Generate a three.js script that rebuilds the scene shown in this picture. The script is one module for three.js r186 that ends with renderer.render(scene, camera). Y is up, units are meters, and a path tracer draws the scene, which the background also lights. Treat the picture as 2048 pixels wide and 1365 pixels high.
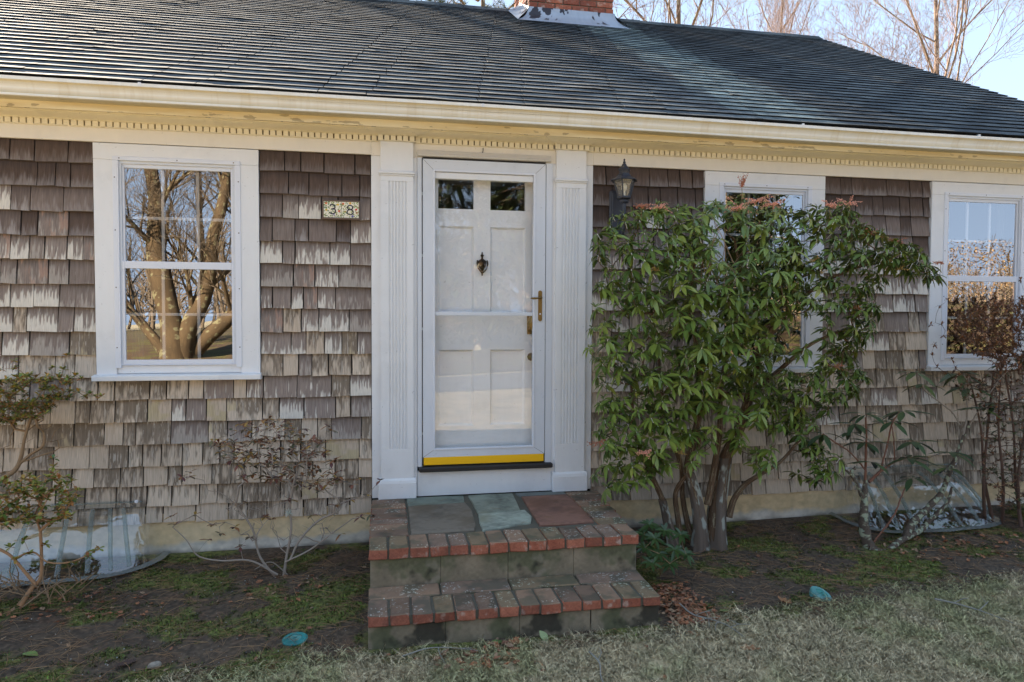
import * as THREE from 'three';

// ---------- camera, sky, sun, exposure ----------
const scene = new THREE.Scene();
const camera = new THREE.PerspectiveCamera(53.13, 2048 / 1365, 0.1, 600);
camera.rotation.order = 'YXZ';
camera.position.set(0, 1.62, 4.7);
camera.rotation.set(-0.03453, -0.18553, 0.00378);
const renderer = new THREE.WebGLRenderer({ antialias: true });
renderer.toneMapping = THREE.LinearToneMapping;
renderer.toneMappingExposure = 6.0;
renderer.shadowMap.enabled = true;

const SUN = new THREE.Vector3(-0.55, 0.575, -0.9).normalize();       // towards the sun: behind the house
{
  const w = 512, h = 256, d = new Float32Array(w * h * 4);
  for (let y = 0; y < h; y++) for (let x = 0; x < w; x++) {
    const th = (y + 0.5) / h * Math.PI, ph = ((x + 0.5) / w - 0.5) * Math.PI * 2;   // first row at the bottom
    const v = new THREE.Vector3(Math.sin(th) * Math.cos(ph), -Math.cos(th), Math.sin(th) * Math.sin(ph));
    const up = Math.max(0, v.y), k = Math.pow(1 - up, 3);
    const c = [0.101 + 0.083 * k, 0.141 + 0.098 * k, 0.200 + 0.125 * k];
    const a = Math.max(0, v.dot(SUN)), glow = 0.25 * Math.pow(a, 24);
    for (let i = 0; i < 3; i++) d[(y * w + x) * 4 + i] = (c[i] + glow * [1, 0.97, 0.9][i]) * (v.y < 0 ? 0.8 : 1);
    d[(y * w + x) * 4 + 3] = 1;
  }
  const sky = new THREE.DataTexture(d, w, h, THREE.RGBAFormat, THREE.FloatType);
  sky.mapping = THREE.EquirectangularReflectionMapping;
  sky.magFilter = sky.minFilter = THREE.LinearFilter; sky.needsUpdate = true;
  scene.background = sky; scene.environment = sky;
}
const sun = new THREE.DirectionalLight(0xffedd4, 5);
sun.position.copy(SUN).multiplyScalar(60); sun.castShadow = true;
Object.assign(sun.shadow.camera, { left: -45, right: 45, top: 45, bottom: -45, near: 1, far: 140 });
sun.shadow.mapSize.set(4096, 4096);
scene.add(sun, sun.target);

// ---------- helpers ----------
const V = (x, y, z) => new THREE.Vector3(x, y, z);
function RNG(s) { let a = s >>> 0; const f = () => { a = (a + 0x6d2b79f5) | 0; let t = Math.imul(a ^ (a >>> 15), 1 | a); t = (t + Math.imul(t ^ (t >>> 7), 61 | t)) ^ t; return ((t ^ (t >>> 14)) >>> 0) / 4294967296; };
  f.r = (lo, hi) => lo + (hi - lo) * f(); f.s = (m) => (f() * 2 - 1) * m; f.i = (n) => Math.floor(f() * n); return f; }
const lerp = (a, b, t) => a + (b - a) * t, clamp = (x, a = 0, b = 1) => Math.min(b, Math.max(a, x));
const sstep = (a, b, x) => { const t = clamp((x - a) / (b - a)); return t * t * (3 - 2 * t); };
const mix3 = (a, b, t) => [lerp(a[0], b[0], t), lerp(a[1], b[1], t), lerp(a[2], b[2], t)];
// tiling value noise
const NT = new Float32Array(65536); { const r = RNG(77); for (let i = 0; i < 65536; i++) NT[i] = r(); }
const hsh = (x, y) => NT[((x * 73 + y * 1973) ^ (y * 157 + x * 911)) & 65535];
function vn(x, y, px = 4096, py = 4096) {
  const xi = Math.floor(x), yi = Math.floor(y), fx = x - xi, fy = y - yi, u = fx * fx * (3 - 2 * fx), v = fy * fy * (3 - 2 * fy);
  const m = (a, p) => ((a % p) + p) % p, x0 = m(xi, px), x1 = m(xi + 1, px), y0 = m(yi, py), y1 = m(yi + 1, py);
  return lerp(lerp(hsh(x0, y0), hsh(x1, y0), u), lerp(hsh(x0, y1), hsh(x1, y1), u), v);
}
function fbm(x, y, oct = 4, px = 4096, py = 4096) { let s = 0, a = 0.5, t = 0; for (let i = 0; i < oct; i++) { s += a * vn(x, y, px, py); t += a; a *= 0.5; x *= 2; y *= 2; px *= 2; py *= 2; } return s / t; }
const enc = (v) => { v = clamp(v); return 255 * (v <= 0.0031308 ? 12.92 * v : 1.055 * Math.pow(v, 1 / 2.4) - 0.055); };
function tex(w, h, fn, srgb = true) {           // fn(u, v) -> [r,g,b] linear, or a number
  const d = new Uint8Array(w * h * 4);
  for (let y = 0; y < h; y++) for (let x = 0; x < w; x++) {
    const c = fn((x + 0.5) / w, (y + 0.5) / h, x, y), o = (y * w + x) * 4;
    if (typeof c === 'number') d[o] = d[o + 1] = d[o + 2] = clamp(c) * 255; else for (let i = 0; i < 3; i++) d[o + i] = srgb ? enc(c[i]) : clamp(c[i]) * 255;
    d[o + 3] = 255;
  }
  const t = new THREE.DataTexture(d, w, h); t.wrapS = t.wrapT = THREE.RepeatWrapping; t.magFilter = t.minFilter = THREE.LinearFilter;
  if (srgb) t.colorSpace = THREE.SRGBColorSpace; t.needsUpdate = true; return t;
}
const rgb = (a) => new THREE.Color().setRGB(a[0], a[1], a[2]);
const mat = (o) => { const { c, ...r } = o; if (c) r.color = rgb(c); r.side = THREE.DoubleSide; return new THREE.MeshPhysicalMaterial({ roughness: 0.8, ...r }); };

// geometry collector
class MB {
  constructor() { this.p = []; this.n = []; this.u = []; this.c = []; this.i = []; this.col = [1, 1, 1]; }
  v(p, n, u, c = this.col) { this.p.push(p.x, p.y, p.z); this.n.push(n.x, n.y, n.z); this.u.push(u[0], u[1]); this.c.push(c[0], c[1], c[2]); return this.p.length / 3 - 1; }
  poly(ps, uvs, c) {                            // flat convex polygon
    const n = new THREE.Vector3().subVectors(ps[1], ps[0]).cross(new THREE.Vector3().subVectors(ps[2], ps[0])).normalize();
    const ax = Math.abs(n.x), ay = Math.abs(n.y), az = Math.abs(n.z);
    const ids = ps.map((p, k) => this.v(p, n, uvs ? uvs[k] : ay >= ax && ay >= az ? [p.x, p.z] : ax >= az ? [p.z, p.y] : [p.x, p.y], c));
    for (let k = 2; k < ids.length; k++) this.i.push(ids[0], ids[k - 1], ids[k]);
    return this;
  }
  box(x0, x1, y0, y1, z0, z1, skip = '') {
    const a = V(x0, y0, z0), b = V(x1, y0, z0), c = V(x1, y1, z0), d = V(x0, y1, z0), e = V(x0, y0, z1), f = V(x1, y0, z1), g = V(x1, y1, z1), h = V(x0, y1, z1);
    if (!skip.includes('F')) this.poly([e, f, g, h]); if (!skip.includes('B')) this.poly([b, a, d, c]);
    if (!skip.includes('L')) this.poly([a, e, h, d]); if (!skip.includes('R')) this.poly([f, b, c, g]);
    if (!skip.includes('T')) this.poly([h, g, c, d]); if (!skip.includes('D')) this.poly([a, b, f, e]);
    return this;
  }
  cham(x0, x1, y0, y1, z0, z1, r = 0.004, j = null) {        // chamfered box, 44 triangles; j jitters the corners
    const cx = [x0, x1], cy = [y0, y1], cz = [z0, z1], P = {};
    for (let i = 0; i < 2; i++) for (let k = 0; k < 2; k++) for (let l = 0; l < 2; l++) {
      const o = j ? [j.s(r * 0.7), j.s(r * 0.7), j.s(r * 0.7)] : [0, 0, 0], X = cx[i] + o[0], Y = cy[k] + o[1], Z = cz[l] + o[2], ix = i ? -r : r, iy = k ? -r : r, iz = l ? -r : r;
      P[i + '' + k + l] = [V(X, Y + iy, Z + iz), V(X + ix, Y, Z + iz), V(X + ix, Y + iy, Z)];
    }
    const g = (s, a) => P[s][a];
    const q = (a, b, c, d, out) => { const n = new THREE.Vector3().subVectors(b, a).cross(new THREE.Vector3().subVectors(c, a)); this.poly(n.dot(out) > 0 ? [a, b, c, d] : [d, c, b, a]); };
    q(g('000', 0), g('001', 0), g('011', 0), g('010', 0), V(-1, 0, 0)); q(g('100', 0), g('101', 0), g('111', 0), g('110', 0), V(1, 0, 0));
    q(g('000', 1), g('001', 1), g('101', 1), g('100', 1), V(0, -1, 0)); q(g('010', 1), g('011', 1), g('111', 1), g('110', 1), V(0, 1, 0));
    q(g('000', 2), g('010', 2), g('110', 2), g('100', 2), V(0, 0, -1)); q(g('001', 2), g('011', 2), g('111', 2), g('101', 2), V(0, 0, 1));
    for (const a of [0, 1]) for (const b of [0, 1]) {
      const sa = a ? 1 : -1, sb = b ? 1 : -1;
      q(g('0' + a + b, 1), g('1' + a + b, 1), g('1' + a + b, 2), g('0' + a + b, 2), V(0, sa, sb));
      q(g(a + '0' + b, 0), g(a + '1' + b, 0), g(a + '1' + b, 2), g(a + '0' + b, 2), V(sa, 0, sb));
      q(g(a + '' + b + '0', 0), g(a + '' + b + '1', 0), g(a + '' + b + '1', 1), g(a + '' + b + '0', 1), V(sa, sb, 0));
    }
    for (const k in P) { const [a, b, c] = P[k], out = V(k[0] === '1' ? 1 : -1, k[1] === '1' ? 1 : -1, k[2] === '1' ? 1 : -1); const n = new THREE.Vector3().subVectors(b, a).cross(new THREE.Vector3().subVectors(c, a)); this.poly(n.dot(out) > 0 ? [a, b, c] : [a, c, b]); }
    return this;
  }
  // profile [[z, y, colour?]...] swept along x; smooth=false keeps the facets
  sweepX(pr, x0, x1, n = 1, closed = false, wob = null) {
    const m = pr.length, last = closed ? m : m - 1;
    for (let s = 0; s < n; s++) { const xa = lerp(x0, x1, s / n), xb = lerp(x0, x1, (s + 1) / n), wa = wob ? wob(xa) : 0, wb = wob ? wob(xb) : 0; let run = 0;
      for (let k = 0; k < last; k++) { const A = pr[k], B = pr[(k + 1) % m], L = Math.hypot(A[0] - B[0], A[1] - B[1]);
        const a = V(xa, A[1] + wa, A[0]), b = V(xa, B[1] + wa, B[0]), c = V(xb, B[1] + wb, B[0]), d = V(xb, A[1] + wb, A[0]);
        const nn = new THREE.Vector3().subVectors(b, a).cross(new THREE.Vector3().subVectors(c, a)).normalize(), ca = A[2] || this.col, cb = B[2] || this.col;
        const i0 = this.v(a, nn, [xa, run], ca), i1 = this.v(b, nn, [xa, run + L], cb), i2 = this.v(c, nn, [xb, run + L], cb), i3 = this.v(d, nn, [xb, run], ca);
        this.i.push(i0, i1, i2, i0, i2, i3); run += L; } }
    if (closed) { const f = (x) => pr.map((q) => V(x, q[1] + (wob ? wob(x) : 0), q[0])); this.fan(f(x0)); this.fan(f(x1)); }
    return this;
  }
  fan(ps) { const sh = THREE.ShapeUtils.triangulateShape(ps.map((p) => new THREE.Vector2(p.z, p.y)), []); for (const t of sh) this.poly(t.map((k) => ps[k])); return this; }
  // vertical prism from an outline in x, z
  sweepY(pr, y0, y1) {
    const m = pr.length;
    for (let k = 0; k < m - 1; k++) this.poly([V(pr[k][0], y0, pr[k][1]), V(pr[k + 1][0], y0, pr[k + 1][1]), V(pr[k + 1][0], y1, pr[k + 1][1]), V(pr[k][0], y1, pr[k][1])]);
    return this;
  }
  tube(pts, rad, sides = 5, cap = true, uvs = 1) {
    const n = pts.length, base0 = this.p.length / 3; let N = null, run = 0, prev = null; const t = new THREE.Vector3(), B = new THREE.Vector3();
    for (let k = 0; k < n; k++) {
      t.subVectors(pts[Math.min(n - 1, k + 1)], pts[Math.max(0, k - 1)]).normalize();
      if (!N) { N = Math.abs(t.y) < 0.9 ? V(0, 1, 0) : V(1, 0, 0); }
      N = N.clone().addScaledVector(t, -N.dot(t)).normalize(); B.crossVectors(t, N);
      if (k) run += pts[k].distanceTo(pts[k - 1]);
      const r = rad[k] ?? rad[rad.length - 1], ring = [];
      for (let s = 0; s <= sides; s++) { const a = s / sides * Math.PI * 2, d = N.clone().multiplyScalar(Math.cos(a)).addScaledVector(B, Math.sin(a)); ring.push(this.v(pts[k].clone().addScaledVector(d, r), d, [s / sides * uvs, run])); }
      if (prev) for (let s = 0; s < sides; s++) this.i.push(prev[s], prev[s + 1], ring[s + 1], prev[s], ring[s + 1], ring[s]);
      prev = ring;
    }
    if (cap) for (const k of [0, n - 1]) { const o = k ? n - 2 : 1, t2 = new THREE.Vector3().subVectors(pts[k], pts[o]).normalize(), c = this.v(pts[k], t2, [0.5, 0]); for (let s = 0; s < sides; s++) this.i.push(c, base0 + k * (sides + 1) + s, base0 + k * (sides + 1) + s + 1); }
    return this;
  }
  lathe(pr, seg = 16, at = V(0, 0, 0), flat = false, rot = 0) {          // profile [[r, y]...]
    for (let k = 0; k < pr.length - 1; k++) for (let s = 0; s < seg; s++) {
      const a0 = s / seg * Math.PI * 2 + rot, a1 = (s + 1) / seg * Math.PI * 2 + rot, [r0, y0] = pr[k], [r1, y1] = pr[k + 1];
      const q = [V(r0 * Math.sin(a0), y0, r0 * Math.cos(a0)), V(r0 * Math.sin(a1), y0, r0 * Math.cos(a1)), V(r1 * Math.sin(a1), y1, r1 * Math.cos(a1)), V(r1 * Math.sin(a0), y1, r1 * Math.cos(a0))].map((p) => p.add(at));
      if (flat) { if (r0 < 1e-5) this.poly([q[0], q[2], q[3]]); else this.poly(r1 < 1e-5 ? [q[0], q[1], q[2]] : q); continue; }
      const sl = new THREE.Vector2(y1 - y0, r0 - r1).normalize(), nn = (a) => V(Math.sin(a) * sl.x, sl.y, Math.cos(a) * sl.x);
      const b = [this.v(q[0], nn(a0), [s / seg, y0]), this.v(q[1], nn(a1), [(s + 1) / seg, y0]), this.v(q[2], nn(a1), [(s + 1) / seg, y1]), this.v(q[3], nn(a0), [s / seg, y1])];
      this.i.push(b[0], b[1], b[2], b[0], b[2], b[3]);
    }
    return this;
  }
  grid(nu, nv, f, c) {                          // smooth surface f(u, v) -> Vector3
    const base = this.p.length / 3, P = [];
    for (let j = 0; j <= nv; j++) for (let i = 0; i <= nu; i++) P.push(f(i / nu, j / nv));
    const at = (i, j) => P[clamp(j, 0, nv) * (nu + 1) + clamp(i, 0, nu)];
    for (let j = 0; j <= nv; j++) for (let i = 0; i <= nu; i++) {
      const n = new THREE.Vector3().subVectors(at(i + 1, j), at(i - 1, j)).cross(new THREE.Vector3().subVectors(at(i, j + 1), at(i, j - 1))).normalize();
      this.v(at(i, j), n, [i / nu, j / nv], c ? c(i / nu, j / nv) : undefined);
    }
    for (let j = 0; j < nv; j++) for (let i = 0; i < nu; i++) { const a = base + j * (nu + 1) + i; this.i.push(a, a + 1, a + nu + 2, a, a + nu + 2, a + nu + 1); }
    return this;
  }
  add(o, m) {                                   // another collector through a matrix
    const base = this.p.length / 3, nm = new THREE.Matrix3().getNormalMatrix(m), p = V(0, 0, 0);
    for (let k = 0; k < o.p.length; k += 3) { p.set(o.p[k], o.p[k + 1], o.p[k + 2]).applyMatrix4(m); this.p.push(p.x, p.y, p.z); p.set(o.n[k], o.n[k + 1], o.n[k + 2]).applyMatrix3(nm).normalize(); this.n.push(p.x, p.y, p.z); const q = this.tint || [1, 1, 1]; this.c.push(o.c[k] * q[0], o.c[k + 1] * q[1], o.c[k + 2] * q[2]); }
    for (const x of o.u) this.u.push(x); for (const x of o.i) this.i.push(base + x); return this;
  }
  geo(uvs = 1, color = false) {
    const g = new THREE.BufferGeometry(), f = (a, n) => new THREE.BufferAttribute(new Float32Array(a), n);
    g.setAttribute('position', f(this.p, 3)); g.setAttribute('normal', f(this.n, 3)); g.setAttribute('uv', f(uvs === 1 ? this.u : this.u.map((x) => x * uvs), 2));
    if (color) g.setAttribute('color', f(this.c, 3));
    g.setIndex(this.p.length / 3 > 65535 ? new THREE.BufferAttribute(new Uint32Array(this.i), 1) : new THREE.BufferAttribute(new Uint16Array(this.i), 1));
    return g;
  }
  mesh(name, m, parent, uvs = 1) { return put(name, this.geo(uvs, !!m.vertexColors), m, parent); }
}
const names = new Map();
const numbered = (n) => { const k = names.get(n) || 0; names.set(n, k + 1); return k ? n + '_' + String(k).padStart(3, '0') : n; };
function put(name, geo, m, parent) { const o = new THREE.Mesh(geo, m); o.name = parent ? name : numbered(name); o.castShadow = o.receiveShadow = true; (parent || scene).add(o); return o; }
function group(name, parent, pos) { const g = new THREE.Group(); g.name = parent ? name : numbered(name); if (pos) g.position.set(...pos); (parent || scene).add(g); return g; }
function tag(o, label, category, grp, kind) { if (label) o.userData.label = label; if (category) o.userData.category = category; if (grp) o.userData.group = grp; if (kind) o.userData.kind = kind; return o; }
const stuff = (o) => { o.userData.kind = 'stuff'; return o; };
const struct = (o) => { o.userData.kind = 'structure'; return o; };
const M4 = (pos, q, s = 1) => new THREE.Matrix4().compose(pos, q, typeof s === 'number' ? V(s, s, s) : s);
const Q = (x, y, z, o = 'XYZ') => new THREE.Quaternion().setFromEuler(new THREE.Euler(x, y, z, o));
const curve = (pts, n) => new THREE.CatmullRomCurve3(pts.map((p) => V(...p))).getPoints(n);

// ---------- materials ----------
const T = {};
T.paint = tex(512, 512, (u, v) => { const a = fbm(u * 6, v * 6, 5, 6, 6), b = fbm(u * 40, v * 10, 3, 40, 10), sp = vn(u * 90, v * 90, 90, 90); const k = 0.95 + 0.06 * a - 0.04 * b - (sp > 0.975 ? 0.35 : 0) - 0.04 * sstep(0.38, 0.25, a); return [k, k * 0.995, k * 0.985]; });
T.peel = tex(2048, 128, (u, v) => {       // old cream paint flaking towards its lower edge
  const a = fbm(u * 48, v * 7, 5, 48, 8), b = fbm(u * 6 + 9, v * 2, 3, 6, 4), e = 1 - v, k = a * 0.62 + b * 0.38 + 0.13 * sstep(0.5, 0.98, e);
  const f = 0.5 * sstep(0.74, 0.765, k); return mix3(mix3([0.99, 0.97, 0.9], [0.86, 0.78, 0.6], sstep(0.35, 0.7, fbm(u * 9, v * 3, 4, 9, 3))), [0.17, 0.13, 0.09], f); });
T.gutter = tex(1024, 64, (u, v) => { const a = fbm(u * 60, v * 8, 4, 60, 8), b = fbm(u * 12, v * 2, 4, 12, 2); return mix3([1, 1, 1], [0.72, 0.6, 0.4], clamp(sstep(0.5, 0.8, a) * 0.16 + sstep(0.5, 0.75, b) * 0.2)); });
T.gran = tex(512, 512, (u, v, x, y) => { const a = NT[(x * 131 + y * 7919) & 65535], b = fbm(u * 5, v * 5, 5, 5, 5), c = fbm(u * 26, v * 26, 3, 26, 26); let k = 0.62 + 0.6 * (a - 0.5) + 0.7 * (b - 0.4) + 0.5 * (c - 0.5); const g = mix3([0.11, 0.13, 0.144], [0.17, 0.188, 0.19], sstep(0.4, 0.65, b)); const w = a > 0.955 ? 1.7 : 1; return g.map((q) => q * clamp(k, 0.22, 1.5) * w); });
T.brick = tex(512, 512, (u, v) => { const a = fbm(u * 8, v * 8, 5, 8, 8), b = fbm(u * 50, v * 50, 2, 50, 50), l = vn(u * 70, v * 70, 70, 70); let c = mix3([0.22, 0.065, 0.038], [0.38, 0.135, 0.08], a); c = mix3(c, [0.17, 0.07, 0.05], sstep(0.55, 0.8, fbm(u * 5 + 3, v * 5, 4, 5, 5)) * 0.6); c = mix3(c, [0.46, 0.38, 0.32], sstep(0.58, 0.78, fbm(u * 9 + 2, v * 9, 5, 9, 9)) * 0.55); return c.map((q) => q * (0.75 + 0.5 * b) * (l > 0.93 ? 1.35 : 1)); });
T.brickTop = tex(512, 512, (u, v) => {    // walked-on faces: dark grime, moss and pale lichen over brick
  const a = fbm(u * 7, v * 7, 5, 7, 7), b = fbm(u * 4 + 5, v * 4, 4, 4, 4), l = fbm(u * 38, v * 38, 4, 38, 38), m = fbm(u * 3 + 2, v * 3 + 8, 3, 3, 3);
  let c = mix3([0.15, 0.098, 0.07], [0.28, 0.175, 0.115], a); c = mix3(c, [0.075, 0.075, 0.05], sstep(0.42, 0.62, b) * 0.65);
  return mix3(c, [0.52, 0.5, 0.44], sstep(0.62, 0.72, l) * sstep(0.42, 0.62, m) * 0.75); });
T.riser = tex(512, 512, (u, v) => { const a = fbm(u * 6, v * 6, 5, 6, 6), b = fbm(u * 3 + 7, v * 3, 5, 3, 3), g = fbm(u * 40, v * 40, 3, 40, 40); let c = mix3([0.14, 0.115, 0.075], [0.31, 0.25, 0.17], a); c = mix3(c, [0.07, 0.088, 0.035], sstep(0.45, 0.6, fbm(u * 4 + 1, v * 4 + 6, 4, 4, 4)) * 0.6); c = mix3(c, [0.022, 0.02, 0.013], sstep(0.55, 0.66, b) * 0.85); c = mix3(c, [0.30, 0.26, 0.2], sstep(0.66, 0.8, fbm(u * 5, v * 5 + 3, 4, 5, 5)) * 0.5); return c.map((q) => q * (0.8 + 0.4 * g)); });
T.stone = tex(512, 512, (u, v) => { const a = fbm(u * 5, v * 5, 5, 5, 5), b = fbm(u * 30, v * 30, 3, 30, 30); const k = 0.36 + 1.0 * a + 0.5 * (b - 0.5); return mix3([k, k, k], [0.6, 0.52, 0.4], sstep(0.52, 0.75, fbm(u * 3, v * 3 + 4, 4, 3, 3)) * 0.7); });
T.conc = tex(512, 512, (u, v) => { const a = fbm(u * 5, v * 5, 5, 5, 5), g = fbm(u * 50, v * 50, 3, 50, 50), k = 0.82 + 0.2 * a + 0.16 * (g - 0.5); return [k, k * 0.99, k * 0.97]; });
T.bark = tex(256, 512, (u, v) => { const r = fbm(u * 12, v * 3, 5, 12, 3), a = fbm(u * 4, v * 4, 4, 4, 4), l = fbm(u * 6 + 3, v * 8, 4, 6, 8); let c = mix3([0.075, 0.055, 0.04], [0.22, 0.17, 0.125], r); c = mix3(c, [0.4, 0.43, 0.36], sstep(0.6, 0.7, l) * 0.8); return c.map((q) => q * (0.75 + 0.5 * a)); });
T.lead = tex(512, 256, (u, v) => { const s = fbm(u * 30, v * 2, 4, 30, 2), a = fbm(u * 4, v * 4, 5, 4, 4); let c = mix3([0.30, 0.34, 0.40], [0.50, 0.54, 0.6], a * 0.6 + s * 0.4); const h = fbm(u * 9 + 4, v * 1.2, 4, 9, 2), w = fbm(u * 22, v * 2 + 3, 3, 22, 2); return mix3(c, [0.035, 0.028, 0.035], sstep(0.60, 0.63, h * 0.68 + w * 0.32) * sstep(0.12, 0.3, v)); });
T.cedar = (() => {                         // 16 x 8 faces of weathered shingle, each with its own grain and stains
  const W = 2048, H = 1024, r = RNG(5), cells = [];
  for (let k = 0; k < 128; k++) cells.push({ o: r() * 900, a: r(), b: r(), s: r.r(0.25, 0.75), y: r(), w: r() });
  return tex(W, H, (u, v, x, y) => {
    const ci = x >> 7, ri = y >> 7, k = cells[ri * 16 + ci], fx = (x & 127) / 128, fy = (y & 127) / 128;     // fy 1 = top of the face
    const g = fbm(fx * 26 + k.o, fy * 1.6 + k.o, 4), fine = fbm(fx * 60 + k.o, fy * 4, 2), n = fbm(fx * 8 + k.o, fy * 2.3 + 5, 4), bl = fbm(fx * 17 + k.o + 40, fy * 2.4, 4);
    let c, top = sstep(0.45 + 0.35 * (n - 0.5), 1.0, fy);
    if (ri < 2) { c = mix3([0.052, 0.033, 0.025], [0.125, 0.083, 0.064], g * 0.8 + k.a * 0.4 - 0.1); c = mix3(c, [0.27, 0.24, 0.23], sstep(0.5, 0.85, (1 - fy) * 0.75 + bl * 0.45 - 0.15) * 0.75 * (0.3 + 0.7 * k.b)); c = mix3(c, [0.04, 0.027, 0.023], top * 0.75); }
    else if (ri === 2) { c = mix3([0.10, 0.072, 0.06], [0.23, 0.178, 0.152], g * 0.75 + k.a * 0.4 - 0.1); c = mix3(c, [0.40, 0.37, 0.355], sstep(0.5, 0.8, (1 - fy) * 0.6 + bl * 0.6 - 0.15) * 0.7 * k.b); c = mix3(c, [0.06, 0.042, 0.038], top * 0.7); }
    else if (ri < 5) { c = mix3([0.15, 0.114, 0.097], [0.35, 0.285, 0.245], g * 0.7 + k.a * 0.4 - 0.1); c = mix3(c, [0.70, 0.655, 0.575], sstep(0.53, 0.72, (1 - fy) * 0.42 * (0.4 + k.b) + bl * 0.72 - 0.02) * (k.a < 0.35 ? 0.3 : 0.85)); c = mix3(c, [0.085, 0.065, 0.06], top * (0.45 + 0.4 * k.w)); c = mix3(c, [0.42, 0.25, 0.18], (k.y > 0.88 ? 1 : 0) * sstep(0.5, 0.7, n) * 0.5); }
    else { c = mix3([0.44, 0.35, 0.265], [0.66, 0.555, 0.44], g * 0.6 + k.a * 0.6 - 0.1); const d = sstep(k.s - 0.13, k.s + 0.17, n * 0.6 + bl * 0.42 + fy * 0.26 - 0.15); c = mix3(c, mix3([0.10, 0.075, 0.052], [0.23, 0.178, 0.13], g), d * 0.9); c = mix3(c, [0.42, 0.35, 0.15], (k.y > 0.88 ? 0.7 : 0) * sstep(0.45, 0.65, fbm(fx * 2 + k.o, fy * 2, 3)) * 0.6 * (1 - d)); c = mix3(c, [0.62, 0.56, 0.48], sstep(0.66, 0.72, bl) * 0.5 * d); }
    return c.map((q) => q * (0.78 + 0.44 * fine) * (fx < 0.02 || fx > 0.98 ? 0.7 : 1));
  });
})();
const M = {
  white: mat({ c: [0.80, 0.805, 0.82], map: T.paint, roughness: 0.55 }),
  trimGrey: mat({ c: [0.69, 0.72, 0.78], roughness: 0.42, map: T.paint }),
  alu: mat({ c: [0.72, 0.74, 0.80], roughness: 0.4 }),
  cream: mat({ c: [0.82, 0.725, 0.52], map: T.paint, roughness: 0.6 }),
  frieze: mat({ c: [0.82, 0.775, 0.70], map: T.paint, roughness: 0.55 }),
  dent: mat({ c: [0.82, 0.745, 0.57], roughness: 0.6 }),
  fascia: mat({ c: [0.86, 0.765, 0.56], map: T.peel, roughness: 0.65 }),
  gutter: mat({ c: [1, 1, 1], map: T.gutter, vertexColors: true, roughness: 0.5 }),
  cedar: mat({ map: T.cedar, bumpMap: T.cedar, bumpScale: 0.003, roughness: 0.9 }),
  roof: mat({ map: T.gran, vertexColors: true, bumpMap: T.gran, bumpScale: 0.004, roughness: 0.9, specularIntensity: 0.5 }),
  deck: mat({ c: [0.03, 0.03, 0.03], roughness: 0.95 }),
  brick: mat({ map: T.brick, roughness: 0.85, bumpMap: T.brick, bumpScale: 0.002 }),
  chimBrick: [[1, 0.95, 0.95], [0.8, 0.7, 0.68], [1.15, 1.1, 1.05], [0.62, 0.55, 0.55]].map((c) => mat({ c, map: T.brick, roughness: 0.85 })),
  mortar: mat({ c: [0.16, 0.145, 0.12], map: T.conc, roughness: 0.95 }),
  grout: mat({ c: [0.11, 0.10, 0.075], map: T.conc, roughness: 0.95 }),
  riser: mat({ map: T.riser, roughness: 0.9, bumpMap: T.riser, bumpScale: 0.003 }),
  found: mat({ c: [0.70, 0.56, 0.345], map: T.conc, roughness: 0.9 }),
  foundBase: mat({ c: [0.60, 0.53, 0.42], map: T.conc, roughness: 0.9 }),
  sheath: mat({ c: [0.025, 0.02, 0.016], roughness: 1 }),
  room: mat({ c: [0.045, 0.04, 0.036], roughness: 0.9 }),
  glass: mat({ c: [1, 1, 1], transmission: 1, thickness: 0, roughness: 0, ior: 3.9 }),
  stormGlass: mat({ c: [1, 1, 1], transmission: 1, thickness: 0, roughness: 0, ior: 1.85 }),
  liteGlass: mat({ c: [0.9, 0.9, 0.9], transmission: 1, thickness: 0, roughness: 0.02, ior: 1.7 }),
  muntin: mat({ c: [0.5, 0.5, 0.5], roughness: 0.6 }),
  brass: mat({ c: [0.95, 0.56, 0.012], roughness: 0.36, metalness: 0.35 }),
  oldBrass: mat({ c: [0.24, 0.15, 0.05], roughness: 0.4, metalness: 0.8 }),
  bronze: mat({ c: [0.055, 0.035, 0.02], roughness: 0.42, metalness: 0.75 }),
  black: mat({ c: [0.018, 0.015, 0.015], roughness: 0.55 }),
  iron: mat({ c: [0.035, 0.038, 0.05], roughness: 0.45 }),
  lead: mat({ map: T.lead, roughness: 0.42, metalness: 0.25 }),
  screw: mat({ c: [0.12, 0.09, 0.07], roughness: 0.6, metalness: 0.4 }),
};

// ---------- the house ----------
const house = group('shingled_house', null, [0, 0, 0]);
tag(house, 'single storey house of weathered cedar shingles with white trim and dark roof', 'house');
const HX0 = -4.2, HX1 = 5.85, EAVE = 2.707, RID = { y: 5.60, z: -4.17 }, TH = Math.atan(7 / 12), TAN = 7 / 12, roofY = (z) => RID.y - TAN * Math.abs(z - RID.z);
const WIN = [-1.783, 2.322, 4.24];            // left edge of each window casing
const CW = 0.983, SILLB = 1.211;
const wall = group('wall', house);
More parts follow.
